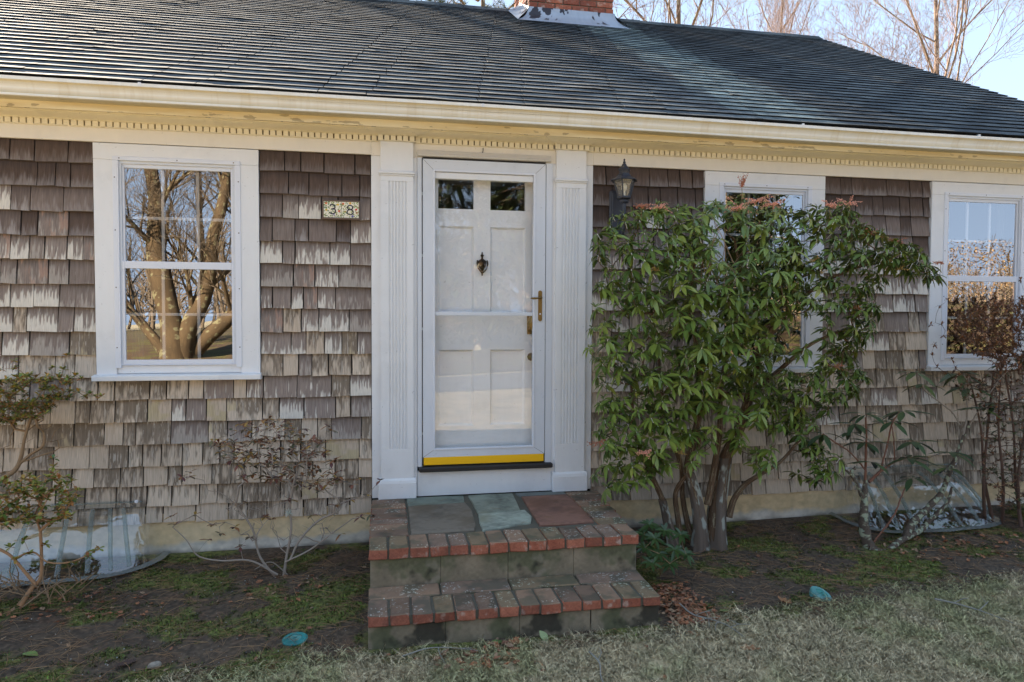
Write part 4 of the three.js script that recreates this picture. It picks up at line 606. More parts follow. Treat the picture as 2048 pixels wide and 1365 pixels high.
// one leaf: five rings, folded along the midrib, curving down to its tip
function leaf(m, base, dir, len, wid, droop, fold, c0, c1, up = V(0, 1, 0), blunt = 0) {
  const side = new THREE.Vector3().crossVectors(dir, up).normalize(), nrm = new THREE.Vector3().crossVectors(side, dir).normalize(), b = m.p.length / 3, R = 4;
  for (let k = 0; k <= R; k++) { const t = k / R, w = wid * 0.5 * (k === 0 ? 0.12 : Math.pow(Math.sin(Math.PI * Math.pow(t, blunt ? 1.5 : 0.95) * 0.985), blunt ? 0.7 : 0.85)), p = base.clone().addScaledVector(dir, len * t).addScaledVector(up, -droop * len * t * t);
    const c = mix3(c0, c1, t), f = fold * w;
    m.v(p.clone().addScaledVector(side, -w).addScaledVector(nrm, f), nrm.clone().addScaledVector(side, fold * 0.7).normalize(), [0, t], c); m.v(p, nrm, [0.5, t], c); m.v(p.clone().addScaledVector(side, w).addScaledVector(nrm, f), nrm.clone().addScaledVector(side, -fold * 0.7).normalize(), [1, t], c); }
  for (let k = 0; k < R; k++) { const a = b + k * 3; m.i.push(a, a + 1, a + 4, a, a + 4, a + 3, a + 1, a + 2, a + 5, a + 1, a + 5, a + 4); }
}
// twigs that join every tip to the nearest growth below it, thick where many meet
function twigs(m, stems, tips, o = {}) {
  const N = [], r = RNG(o.seed || 3), { step = 0.07, base = 0.0017, pow = 0.42, rise = 0.35, sides = 4, wig = 0.012, max = 0.03 } = o;
  const add = (p, par, fixed) => { N.push({ p, par, n: 0, fixed }); return N.length - 1; };
  for (const s of stems) { let par = -1; const pts = curve(s.pts, s.pts.length * 4); pts.forEach((p, k) => { par = add(p, par, lerp(s.r0, s.r1, k / (pts.length - 1))); }); }
  const mid = tips.map((t) => t.clone()).sort((a, b) => { const d = (q) => Math.min(...stems.map((s) => Math.hypot(q.x - s.pts[s.pts.length - 1][0], q.y - s.pts[s.pts.length - 1][1], q.z - s.pts[s.pts.length - 1][2]))); return d(a) - d(b); });
  for (const t of mid) {
    let best = 0, bc = 1e9; N.forEach((q, k) => { const d = q.p.distanceTo(t), c = d + rise * Math.max(0, q.p.y - t.y + 0.02) + (q.fixed ? (k % 3 ? 0.02 : 0) : 0) - 0.0005 * Math.min(20, q.depth || 0); if (c < bc) { bc = c; best = k; } });
    const A = N[best].p, n = Math.max(1, Math.round(A.distanceTo(t) / step)); let par = best;
    for (let k = 1; k <= n; k++) { const f = k / n, p = A.clone().lerp(t, f); if (k < n) p.add(V(r.s(wig), r.s(wig) - 0.25 * A.distanceTo(t) * f * (1 - f) * (o.sag ?? 1), r.s(wig))); par = add(p, par); }
    for (let q = par; q >= 0; q = N[q].par) N[q].n++;
  }
  const kids = N.map(() => []); N.forEach((q, k) => { if (q.par >= 0) kids[q.par].push(k); });
  const rad = (q) => Math.max(q.fixed || 0, Math.min(max, base * Math.pow(Math.max(1, q.n), pow)));
  const walk = (k, from) => { const line = from >= 0 ? [from, k] : [k]; let q = k; while (kids[q].length) { const nx = kids[q].reduce((a, b) => ((N[b].fixed || 0) * 100 + N[b].n > (N[a].fixed || 0) * 100 + N[a].n ? b : a)); for (const c of kids[q]) if (c !== nx) walk(c, q); line.push(nx); q = nx; }
    if (line.length > 1) m.tube(line.map((i) => N[i].p), line.map((i, j) => (j === 0 && from >= 0 ? rad(N[line[1]]) : rad(N[i])) * (j === line.length - 1 ? 0.6 : 1)), rad(N[line[1]]) > 0.012 ? 9 : rad(N[line[1]]) > 0.005 ? 6 : sides, false, 2); };
  N.forEach((q, k) => { if (q.par < 0) walk(k, -1); });
  return N;
}
const inPoly = (x, y, P) => { let c = false; for (let i = 0, j = P.length - 1; i < P.length; j = i++) if ((P[i][1] > y) !== (P[j][1] > y) && x < (P[j][0] - P[i][0]) * (y - P[i][1]) / (P[j][1] - P[i][1]) + P[i][0]) c = !c; return c; };
const edgeDist = (x, y, P) => { let d = 9; for (let i = 0, j = P.length - 1; i < P.length; j = i++) { const ax = P[j][0], ay = P[j][1], bx = P[i][0] - ax, by = P[i][1] - ay, t = clamp(((x - ax) * bx + (y - ay) * by) / (bx * bx + by * by)); d = Math.min(d, Math.hypot(x - ax - bx * t, y - ay - by * t)); } return d; };
const dirOf = (yaw, el) => V(Math.cos(el) * Math.sin(yaw), Math.sin(el), Math.cos(el) * Math.cos(yaw));

// the big evergreen shrub right of the door
{
  const r = RNG(61), P = [[1.242, 2.12], [1.44, 2.28], [1.693, 2.36], [2.039, 2.4], [2.395, 2.43], [2.763, 2.38], [3.103, 2.43], [3.241, 2.3], [3.538, 2.19], [3.78, 2.11], [3.915, 1.95], [3.837, 1.85], [3.546, 1.88], [3.398, 1.78], [3.454, 1.61], [3.359, 1.46], [3.213, 1.34], [3.426, 1.16], [3.29, 1.06], [3.137, 0.94], [2.946, 0.89], [2.988, 0.72], [3.049, 0.6], [2.897, 0.56], [2.722, 0.78], [2.422, 0.92], [2.278, 0.8], [2.064, 0.72], [1.872, 0.56], [1.679, 0.56], [1.457, 0.5], [1.371, 0.66], [1.301, 0.9], [1.339, 1.16], [1.225, 1.3], [1.289, 1.61], [1.31, 1.86]];
  const sh = tag(group('evergreen_shrub', null, [0, 0, 0]), 'large glossy evergreen shrub with pink flower buds between door and right window', 'shrub');
  const stems = [
    { pts: [[2.214, 0.038, 0.42], [2.226, 0.244, 0.42], [2.257, 0.447, 0.41], [2.296, 0.650, 0.4], [2.397, 0.854, 0.4], [2.475, 1.094, 0.4], [2.533, 1.405, 0.42], [2.660, 1.679, 0.45]], r0: 0.062, r1: 0.018 },
    { pts: [[2.113, 0.064, 0.43], [2.103, 0.253, 0.43], [2.065, 0.426, 0.43], [2.012, 0.598, 0.43], [2.043, 0.804, 0.45], [2.084, 1.074, 0.46], [2.035, 1.411, 0.5], [1.978, 1.741, 0.5], [2.009, 2.003, 0.5]], r0: 0.04, r1: 0.012 },
    { pts: [[2.147, 0.359, 0.45], [2.197, 0.630, 0.45], [2.235, 0.865, 0.44], [2.238, 1.137, 0.44], [2.310, 1.474, 0.42], [2.388, 1.883, 0.4], [2.346, 2.153, 0.4]], r0: 0.024, r1: 0.01 },
    { pts: [[1.938, 0.068, 0.36], [1.911, 0.208, 0.36], [1.862, 0.383, 0.36], [1.780, 0.545, 0.38], [1.709, 0.675, 0.42], [1.621, 0.885, 0.46], [1.575, 1.219, 0.5]], r0: 0.026, r1: 0.009 },
    { pts: [[1.998, 0.089, 0.38], [1.963, 0.280, 0.38], [1.941, 0.441, 0.4], [1.991, 0.548, 0.43], [2.050, 0.639, 0.47], [2.052, 0.817, 0.52]], r0: 0.021, r1: 0.01 },
    { pts: [[2.079, 0.084, 0.38], [2.037, 0.239, 0.37], [2.007, 0.411, 0.36], [2.002, 0.613, 0.34], [1.882, 0.892, 0.34], [1.842, 1.269, 0.34], [1.756, 1.742, 0.36]], r0: 0.023, r1: 0.008 },
    { pts: [[2.322, 0.256, 0.42], [2.357, 0.376, 0.42], [2.426, 0.482, 0.44], [2.513, 0.556, 0.48], [2.636, 0.646, 0.52], [2.762, 0.801, 0.55]], r0: 0.024, r1: 0.008 },
    { pts: [[2.475, 1.094, 0.4], [2.661, 1.269, 0.46], [2.844, 1.442, 0.52], [3.086, 1.545, 0.55]], r0: 0.02, r1: 0.008 },
    { pts: [[2.533, 1.405, 0.42], [2.809, 1.749, 0.45], [3.167, 1.958, 0.48], [3.542, 2.033, 0.5]], r0: 0.016, r1: 0.007 },
  ];
  // variants of a drooping whorl, built around the origin with its shoot upwards
  const kinds = [];
  for (let k = 0; k < 14; k++) {
    const m = new MB(), n = 9 + r.i(4), yel = k % 7 === 5 ? 0.85 : k % 3 === 0 ? 0.25 : 0.05;
    for (let j = 0; j < n; j++) {
      const el = r.r(-0.55, 0.3), d = dirOf(j / n * 6.283 + r.s(0.45), el), L = r.r(0.05, 0.088), g = mix3(mix3([0.07, 0.125, 0.024], [0.225, 0.295, 0.05], r()), [0.36, 0.36, 0.06], yel * r());
      leaf(m, V(0, r.s(0.008), 0).addScaledVector(d, 0.008), d, L, L * r.r(0.29, 0.38), r.r(0.2, 0.65), 0.35, mix3(g, [0.16, 0.17, 0.035], 0.18), g);
    }
    for (let j = 0; j < 3; j++) { const d = dirOf(r() * 6.3, r.r(0.6, 1.2)); leaf(m, V(0, 0.006, 0), d, r.r(0.03, 0.045), 0.011, 0.1, 0.4, [0.15, 0.17, 0.035], [0.10, 0.15, 0.03]); }
    m.tube([V(0, -0.035, 0), V(0, 0.004, 0)], [0.0022, 0.0018], 4, false); kinds.push(m);
  }
  const geos = kinds.map((m) => m.geo(1, true)), tips = [], spots = [], cen = V(2.35, 1.35, 0.2);
  for (let tries = 0; tries < 60000 && spots.length < 780; tries++) {
    const x = r.r(1.2, 3.95), y = r.r(0.45, 2.45); if (!inPoly(x, y, P)) continue;
    const e = edgeDist(x, y, P); if (e < 0.035) continue;
    const hole = Math.hypot((x - 2.80) / 0.2, (y - 1.46) / 0.16) < 1 || Math.hypot((x - 2.28) / 0.17, (y - 2.1) / 0.12) < 1 || (y < 1.0 && Math.hypot((x - 2.2) / 0.4, (y - 0.7) / 0.3) < 1);
    if (hole && r() < 0.9) continue;
    if (y < 1.0 && r() < 0.12) continue;
    const bulge = Math.sqrt(clamp(e / 0.45)), front = 0.42 + 0.42 * bulge, back = 0.40 - 0.22 * bulge, z = r() < 0.72 ? front - Math.pow(r(), 1.6) * 0.3 * bulge : r.r(back, front);
    const s = (4.7 - z) / 4.2, p = V(x * s, 1.65 + (y - 1.62) * s, z);
    if (spots.some((q) => q.p.distanceTo(p) < 0.055)) continue;
    spots.push({ p, z, k: r.i(14) }); tips.push(p);
  }
  for (const q of [[2.238, 0.843, 0.7], [1.886, 0.889, 0.72], [2.027, 0.926, 0.74], [2.398, 1.019, 0.72], [2.535, 0.932, 0.7], [2.696, 0.849, 0.66], [2.887, 0.607, 0.62], [2.462, 0.768, 0.68], [2.937, 0.652, 0.6], [2.300, 0.970, 0.74], [2.117, 1.009, 0.76], [1.786, 0.860, 0.72], [1.730, 0.700, 0.7], [1.598, 0.627, 0.7], [1.466, 0.582, 0.66], [1.380, 0.696, 0.62], [1.515, 0.693, 0.7], [1.646, 0.790, 0.74], [1.421, 0.813, 0.66], [2.860, 0.532, 0.58], [2.404, 0.671, 0.6], [1.938, 0.776, 0.72]]) for (let j = 0; j < 3; j++) { const p = V(...q).add(j ? V(r.s(0.1), r.s(0.08), r.s(0.12) - 0.05) : V(0, 0, 0)); spots.push({ p, z: p.z + 0.5, k: r.i(14) }); tips.push(p); }
  const br = new MB(); twigs(br, stems, tips.map((p) => p.clone().add(V(0, -0.03, 0))), { seed: 4, base: 0.0016, pow: 0.4, max: 0.013, sides: 4, rise: 0.5 });
  br.mesh('trunk', M.barkBrown, sh, 3);
  // the old lichened butt where the main stems join
  M.butt = mat({ map: tex(256, 512, (u, v) => { const f = fbm(u * 10, v * 5, 5, 10, 5), l = fbm(u * 6 + 2, v * 14, 4, 6, 14); return mix3(mix3([0.06, 0.044, 0.034], [0.21, 0.165, 0.13], f), [0.42, 0.46, 0.41], sstep(0.52, 0.66, l) * 0.75); }), roughness: 1 });
  { const b = new MB(), ring = (pts, rr, ph) => b.grid(22, 22, (u, v) => { const c = curve2(pts, v), a = u * 6.2832, k = lerp(rr[0], rr[1], Math.pow(v, 0.6)) * (1 + 0.16 * Math.sin(a * 3 + ph + v * 2) + 0.1 * Math.sin(a * 7 + v * 5 + ph) + 0.12 * (fbm(a * 2 + 5, v * 6, 3) - 0.5)) * (1 + 0.35 * Math.pow(1 - v, 6)); return V(c.x + Math.cos(a) * k, c.y, c.z - Math.sin(a) * k); }), curve2 = (pts, t) => new THREE.CatmullRomCurve3(pts.map((p) => V(...p))).getPoint(t);
    ring([[2.229, 0.023, 0.42], [2.233, 0.244, 0.42], [2.257, 0.447, 0.41], [2.296, 0.667, 0.4]], [0.072, 0.044], 0); ring([[2.101, 0.051, 0.44], [2.096, 0.254, 0.43], [2.065, 0.426, 0.43], [2.019, 0.581, 0.43]], [0.05, 0.034], 2); ring([[1.945, 0.064, 0.37], [1.911, 0.208, 0.36], [1.865, 0.383, 0.36]], [0.036, 0.026], 4);
    for (let k = 0; k < b.u.length; k++) b.u[k] *= k % 2 ? 0.5 : 1; b.mesh('trunk_base', M.butt, sh); }
  spots.sort((a, b) => b.z - a.z);
  const rest = new MB();
  spots.forEach((q, k) => { const out = V(q.p.x - cen.x, 0, q.p.z - cen.z).normalize(), qq = Q(clamp(out.z * 0.5 + r.s(0.25), -0.6, 0.8), 0, clamp(-out.x * 0.45 + r.s(0.25), -0.7, 0.7)).multiply(Q(0, r() * 6.3, 0)), s = r.r(0.68, 1.22);
    if (k < 300) { const o = new THREE.Mesh(geos[q.k], M.leafGloss); o.name = 'leaf_whorl'; o.castShadow = o.receiveShadow = true; o.position.copy(q.p); o.quaternion.copy(qq); o.scale.setScalar(s); sh.add(o); } else rest.add(kinds[q.k], M4(q.p, qq, s)); });
  stuff(rest.mesh('foliage', M.leafGloss, sh));
  // bare twigs left in the gap near the top
  const bare = new MB(); for (let k = 0; k < 16; k++) { const a = V(...[2.074, 1.861, 0.72]).add(V(r.s(0.12), r.s(0.12), r.s(0.05))), b = a.clone().add(V(r.s(0.22), r.r(0.12, 0.34), r.s(0.08))); bare.tube([a, a.clone().lerp(b, 0.5).add(V(r.s(0.03), 0.02, 0)), b], [0.003, 0.0024, 0.0012], 4, false); } bare.mesh('bare_twigs', M.twigTan, sh);
  // flower panicles
  const bead = new MB().lathe([[0, 0.0042], [0.0032, 0.0015], [0.0028, -0.0025], [0, -0.0042]], 5);
  const pan = (p, size, c, up = 0.1) => { const m = new MB(), st = new MB(), n = Math.round(9 + size * 50); m.col = c; st.col = mix3(c, [0.4, 0.25, 0.1], 0.4);
    for (let k = 0; k < n; k++) { const yaw = r() * 6.3, L = size * r.r(0.3, 1), d = dirOf(yaw, up + r.s(0.45)), q = [V(0, 0, 0)]; for (let j = 1; j <= 4; j++) q.push(V(0, 0, 0).addScaledVector(d, L * j / 4).add(V(0, 0.02 * Math.sin(j * 0.8) * size * 8 * 0.3, 0))); m.tint = [1, 1, 1]; m.col = st.col; m.tube(q, [0.0012], 3, false);
      const cnt = Math.round(L / 0.0075); for (let j = 1; j <= cnt; j++) { const t = j / cnt, at = V(0, 0, 0).addScaledVector(d, L * t).add(V(r.s(0.007), r.s(0.007), r.s(0.007))); m.tint = mix3(c, [c[0] * 1.3, c[1] * 1.5, c[2] * 1.3], r()); m.add(bead, M4(at, Q(r() * 6, r() * 6, 0), r.r(0.6, 1.05))); } }
    m.tint = null; m.col = [0.25, 0.16, 0.06]; m.tube([V(0, 0, 0), V(0.01, -0.05, -0.01), V(0.015, -0.12, -0.03)], [0.0018], 4, false); const o = m.mesh('flower_cluster', M.petal, sh); o.position.set(...p); };
  M.petal = mat({ vertexColors: true, roughness: 0.6 });
  const pink = [0.74, 0.30, 0.23], buff = [0.44, 0.27, 0.09], rust = [0.40, 0.12, 0.07];
  for (const [p, s, c, u] of [[[2.251, 2.332, 0.62], 0.13, pink], [[2.487, 2.366, 0.62], 0.12, pink], [[2.393, 2.388, 0.58], 0.12, pink], [[2.918, 2.370, 0.6], 0.11, pink], [[3.067, 2.389, 0.6], 0.1, pink], [[1.592, 2.326, 0.6], 0.09, rust], [[1.713, 2.317, 0.6], 0.09, pink], [[3.254, 2.200, 0.55], 0.11, rust], [[3.482, 2.154, 0.52], 0.1, rust], [[2.336, 2.489, 0.5], 0.09, rust, 1.3], [[2.729, 1.988, 0.7], 0.08, buff], [[2.784, 1.921, 0.7], 0.07, buff], [[3.350, 2.007, 0.6], 0.06, buff], [[3.459, 1.962, 0.6], 0.06, buff], [[3.872, 2.018, 0.5], 0.07, rust], [[2.914, 1.300, 0.68], 0.07, rust], [[1.346, 0.827, 0.55], 0.08, rust], [[1.567, 0.791, 0.75], 0.08, pink], [[3.083, 1.690, 0.65], 0.06, rust], [[1.829, 0.773, 0.7], 0.06, buff], [[1.612, 1.914, 0.75], 0.05, buff]]) pan(p, s, c, u);
}
// low green shoots at the end of the steps
{
  const r = RNG(14), s = tag(group('leafy_seedling', null, [1.62, 0.05, 0.85]), 'small dark green leafy seedling against the right end of the brick steps', 'plant'), tips = [];
  for (const p of [[1.578, 0.242, 0.98], [1.503, 0.271, 0.95], [1.677, 0.259, 0.98], [1.648, 0.349, 0.9], [1.567, 0.374, 0.85], [1.751, 0.319, 0.9], [1.565, 0.321, 0.95], [1.638, 0.186, 1], [1.756, 0.224, 0.96], [1.524, 0.325, 0.88], [1.521, 0.199, 1]]) tips.push(V(...p).sub(s.position).multiplyScalar(1));
  const st = new MB(); twigs(st, [{ pts: [[0.02, 0.0, 0.0], [0.02, 0.04, 0.02], [0.03, 0.08, 0.03]], r0: 0.004, r1: 0.003 }], tips, { base: 0.0016, max: 0.004 }); st.mesh('stem', M.twigTan, s);
  for (const p of tips) { const m = new MB(), n = 8 + r.i(3); for (let j = 0; j < n; j++) { const d = dirOf(j / n * 6.28 + r.s(0.2), r.r(-0.1, 0.4)), g = mix3([0.022, 0.05, 0.014], [0.045, 0.085, 0.022], r()); leaf(m, V(0, 0, 0), d, r.r(0.055, 0.08), 0.02, 0.3, 0.3, mix3(g, [0.15, 0.17, 0.04], 0.15), g); } const o = m.mesh('leaf_whorl', M.leafGloss, s); o.position.copy(p); o.rotation.x = 0.5; }
}
// rhododendron
{
  const r = RNG(91), o = tag(group('rhododendron', null, [0, 0, 0]), 'open rhododendron with long dark leaves and lichened forked stems before the right window well', 'shrub');
  const trunk = [
    { pts: [[3.252, 0.057, 0.62], [3.225, 0.211, 0.6], [3.241, 0.360, 0.58], [3.261, 0.511, 0.56]], r0: 0.042, r1: 0.013 }, { pts: [[3.233, 0.378, 0.58], [3.180, 0.491, 0.58], [3.140, 0.575, 0.58], [3.170, 0.605, 0.58]], r0: 0.014, r1: 0.009 }, { pts: [[3.180, 0.491, 0.58], [3.117, 0.565, 0.59], [3.071, 0.596, 0.6]], r0: 0.01, r1: 0.007 },
    { pts: [[3.224, 0.066, 0.64], [3.328, 0.032, 0.66], [3.500, 0.091, 0.62], [3.684, 0.138, 0.58], [3.789, 0.205, 0.56], [3.931, 0.307, 0.54], [3.986, 0.424, 0.53]], r0: 0.027, r1: 0.009 },
    { pts: [[3.556, 0.103, 0.6], [3.619, 0.184, 0.58], [3.779, 0.292, 0.55], [3.897, 0.381, 0.53], [3.968, 0.523, 0.52], [4.061, 0.674, 0.5], [4.096, 0.767, 0.5], [4.147, 0.860, 0.5]], r0: 0.028, r1: 0.008 }];
  const thin = [
    { pts: [[3.261, 0.504, 0.56], [3.262, 0.615, 0.56], [3.270, 0.786, 0.55], [3.262, 0.942, 0.55]], r0: 0.009, r1: 0.005 }, { pts: [[3.281, 0.097, 0.63], [3.444, 0.275, 0.62], [3.531, 0.429, 0.6], [3.592, 0.514, 0.6]], r0: 0.006, r1: 0.004 }, { pts: [[3.288, 0.492, 0.56], [3.381, 0.556, 0.55], [3.506, 0.619, 0.54], [3.607, 0.655, 0.56]], r0: 0.011, r1: 0.004 },
    { pts: [[3.259, 0.580, 0.56], [3.129, 0.708, 0.57], [3.005, 0.782, 0.58], [2.917, 0.842, 0.58]], r0: 0.006, r1: 0.004 }, { pts: [[3.381, 0.556, 0.55], [3.435, 0.746, 0.55], [3.474, 0.902, 0.55], [3.528, 0.971, 0.55]], r0: 0.006, r1: 0.004 }, { pts: [[3.506, 0.619, 0.54], [3.485, 0.780, 0.55], [3.470, 0.918, 0.54]], r0: 0.004, r1: 0.003 }];
  const grey = [{ pts: [[4.064, 0.862, 0.5], [3.999, 0.954, 0.5], [3.893, 1.027, 0.5], [3.768, 1.119, 0.5], [3.717, 1.208, 0.5]], r0: 0.006, r1: 0.004 }, { pts: [[4.096, 0.767, 0.5], [4.124, 0.933, 0.5], [4.106, 1.113, 0.5], [4.061, 1.215, 0.5]], r0: 0.006, r1: 0.004 }, { pts: [[4.147, 0.860, 0.5], [4.228, 0.967, 0.5], [4.390, 1.182, 0.5], [4.557, 1.318, 0.5]], r0: 0.005, r1: 0.003 }];
  const em = (list, n, m) => { const t = new MB(); for (const s of list) { const p = curve(s.pts, s.pts.length * 5); t.tube(p.map((q, k) => q.add(V(r.s(0.002), r.s(0.002), r.s(0.002)))), p.map((_, k) => lerp(s.r0, s.r1, k / (p.length - 1)) * (1 + r.s(0.12))), 8, true, 1); } t.mesh(n, m, o); };
  M.lichen = mat({ map: tex(128, 512, (u, v) => { const l = fbm(u * 4, v * 44, 4, 4, 44), b = fbm(u * 12, v * 60, 4, 12, 60); return mix3(mix3([0.05, 0.036, 0.026], [0.15, 0.11, 0.08], b), mix3([0.30, 0.37, 0.31], [0.5, 0.52, 0.3], b), sstep(0.52, 0.64, l) * 0.75); }), roughness: 0.95 });
  em(trunk, 'trunk', M.lichen); em(thin, 'stem', M.twigRed); em(grey, 'stem', M.twigGrey);
  const lm = leafMat({ roughness: 0.4 });
  for (const [p, n, s, y] of [[[3.696, 1.244, 0.5], 7, 1, .3], [[3.729, 1.164, 0.52], 5, .8, .4], [[4.056, 1.233, 0.5], 8, 1.05, .4], [[4.103, 1.130, 0.52], 7, 1, .3], [[4.202, 0.985, 0.55], 8, 1.05, .5], [[4.433, 1.296, 0.48], 5, .8, .2], [[4.570, 1.328, 0.48], 6, .9, .6], [[3.466, 0.911, 0.56], 7, 1.05, 0], [[3.253, 0.964, 0.56], 7, 1, 0], [[3.159, 0.903, 0.57], 6, 1, 0], [[3.564, 0.979, 0.54], 7, 1.05, .1], [[2.917, 0.842, 0.58], 5, .85, 0], [[3.627, 0.770, 0.58], 8, 1, 0], [[3.573, 0.657, 0.6], 8, 1.05, 0], [[3.947, 0.677, 0.55], 7, 1.05, 0], [[3.898, 0.575, 0.58], 5, .9, .3], [[3.575, 0.526, 0.62], 6, 1.05, .1], [[3.246, 0.775, 0.58], 6, .95, 0], [[3.300, 0.635, 0.58], 5, .95, .1], [[4.370, 1.015, 0.5], 7, .95, .2], [[3.133, 0.843, 0.56], 5, .85, 0]])
    for (let j = 0; j < n; j++) { const m = new MB(), d = dirOf(j / n * 6.28 + r.s(0.3), r.r(-0.5, 0.18)), L = s * r.r(0.12, 0.178), g = mix3(mix3([0.036, 0.075, 0.034], [0.065, 0.115, 0.042], r()), [0.22, 0.25, 0.05], y * r()); leaf(m, V(0, 0, 0).addScaledVector(d, 0.012), d, L, L * r.r(0.27, 0.34), r.r(0.05, 0.35), 0.22, mix3(g, [0.2, 0.2, 0.06], 0.2), g); const q = m.mesh('leaf', lm, o); q.position.set(...p); }
}
// small-leaved shrubs on the left, and the dry clipped one at the right edge
function tuft(m, p, n, L, w, cols, r, el = [-0.1, 0.9], blunt = 1) { const y0 = r() * 6.3; for (let j = 0; j < n; j++) { const d = dirOf(y0 + j / n * 6.28 + r.s(0.4), r.r(el[0], el[1])), c = cols[r.i(cols.length)], c2 = mix3(c, cols[r.i(cols.length)], 0.4), l = L * r.r(0.7, 1.2); leaf(m, p, d, l, w * r.r(0.8, 1.15), r.r(0, 0.3), 0.25, c2, c, V(0, 1, 0), blunt); } }
const region = (r, n, P, z, minD, bulge = 0.15, out = []) => { let xs = P.map((p) => p[0]), ys = P.map((p) => p[1]), k = 0; const x0 = Math.min(...xs), x1 = Math.max(...xs), y0 = Math.min(...ys), y1 = Math.max(...ys); while (out.length < n && k++ < 40000) { const x = r.r(x0, x1), y = r.r(y0, y1); if (!inPoly(x, y, P)) continue; const zz = z + r.s(bulge), s = (4.7 - zz) / (4.7 - z), p = V(x * s, 1.62 + (y - 1.62) * s, zz); if (out.some((q) => q.distanceTo(p) < minD)) continue; out.push(p); } return out; };
{
  const olive = [[0.24, 0.27, 0.045], [0.15, 0.22, 0.04], [0.36, 0.33, 0.05], [0.48, 0.26, 0.05], [0.10, 0.17, 0.045], [0.42, 0.16, 0.05]];
  // azalea nearest the camera
  const r = RNG(101), a = tag(group('azalea', null, [0, 0, 0]), 'small azalea with green whorls on bare orange stems before the left window well', 'shrub');
  const tips = region(r, 150, [[-2.156, 0.684, 0.65], [-1.989, 0.758, 0.65], [-1.870, 0.745, 0.65], [-1.748, 0.762, 0.65], [-1.651, 0.717, 0.65], [-1.615, 0.619, 0.65], [-1.666, 0.526, 0.65], [-1.753, 0.484, 0.65], [-1.874, 0.509, 0.65], [-2.018, 0.490, 0.65], [-2.160, 0.484, 0.65]], 0.65, 0.018, 0.15);
  for (const p of [[-1.759, 0.849, 0.65], [-1.755, 0.803, 0.65], [-1.758, 0.762, 0.65], [-1.865, 0.768, 0.66], [-1.861, 0.725, 0.66], [-1.691, 0.743, 0.64], [-1.697, 0.697, 0.64], [-1.548, 0.346, 0.7], [-1.518, 0.361, 0.7], [-1.576, 0.315, 0.7], [-1.638, 0.286, 0.7], [-1.948, 0.392, 0.7], [-1.891, 0.419, 0.68], [-1.799, 0.386, 0.66], [-1.916, 0.332, 0.72], [-1.859, 0.349, 0.7], [-1.748, 0.519, 0.66]]) tips.push(V(...p));
  const st = new MB(); twigs(st, [{ pts: [[-1.897, 0.085, 0.72], [-1.858, 0.155, 0.7], [-1.818, 0.209, 0.68], [-1.819, 0.332, 0.66], [-1.826, 0.460, 0.65]], r0: 0.014, r1: 0.005 }, { pts: [[-1.833, 0.185, 0.7], [-1.891, 0.270, 0.7], [-1.959, 0.343, 0.68], [-2.039, 0.386, 0.66]], r0: 0.01, r1: 0.006 }, { pts: [[-1.940, 0.325, 0.68], [-1.851, 0.355, 0.68], [-1.780, 0.296, 0.68], [-1.666, 0.293, 0.69], [-1.548, 0.341, 0.7]], r0: 0.006, r1: 0.003 }], tips, { seed: 8, base: 0.0014, pow: 0.45, max: 0.008, rise: 0.6, sag: 0.4 }); st.mesh('trunk', mat({ c: [0.40, 0.22, 0.11], roughness: 0.85, map: T.conc }), a);
  tips.forEach((p) => { const m = new MB(); tuft(m, V(0, 0, 0), 8 + r.i(4), 0.034, 0.017, olive, r, [-0.4, 1]); const o = m.mesh('leaf_whorl', M.leafDull, a); o.position.copy(p); });
  // dead stems and litter caught at its foot
  const dead = new MB(); for (let k = 0; k < 46; k++) { const p = V(...[-1.867, 0.126, 0.68]).add(V(r.s(0.26), r.r(-0.02, 0.05), r.s(0.13))), d = V(r.s(0.2), r.r(0.02, 0.16), r.s(0.08)); dead.tube([p, p.clone().addScaledVector(d, 0.5).add(V(r.s(0.02), 0.01, 0)), p.clone().add(d)], [0.0035, 0.003, 0.0014], 4, false); } dead.mesh('dead_stems', M.twigTan, a);
  // azalea leaning in from the left
  const b = tag(group('azalea', null, [0, 0, 0]), 'leaning azalea with dense olive and orange leaves below the left window corner', 'shrub'), r2 = RNG(102);
  const t2 = region(r2, 240, [[-2.357, 1.161, 0.25], [-2.174, 1.260, 0.25], [-2.016, 1.279, 0.25], [-1.830, 1.256, 0.25], [-1.805, 1.166, 0.25], [-1.900, 1.079, 0.25], [-1.995, 1.006, 0.25], [-2.153, 0.981, 0.25], [-2.361, 0.986, 0.25]], 0.25, 0.015, 0.16);
  for (const p of [[-1.849, 1.383, 0.25], [-1.867, 1.301, 0.25], [-1.926, 1.310, 0.25], [-2.116, 1.357, 0.27], [-2.111, 1.319, 0.27], [-1.803, 1.264, 0.25], [-1.771, 1.246, 0.25], [-1.724, 1.156, 0.25], [-1.788, 1.169, 0.25], [-1.832, 1.137, 0.25], [-1.697, 1.140, 0.25], [-1.664, 1.137, 0.25], [-2.175, 1.308, 0.3], [-1.751, 1.135, 0.25], [-1.882, 1.136, 0.26], [-1.937, 1.091, 0.27]]) t2.push(V(...p));
  const bare = region(r2, 26, [[-2.309, 0.985, 0.25], [-2.048, 0.978, 0.25], [-1.914, 1.034, 0.25], [-1.769, 0.866, 0.25], [-1.891, 0.810, 0.25], [-2.050, 0.890, 0.25], [-2.314, 0.780, 0.25]], 0.25, 0.03, 0.1);
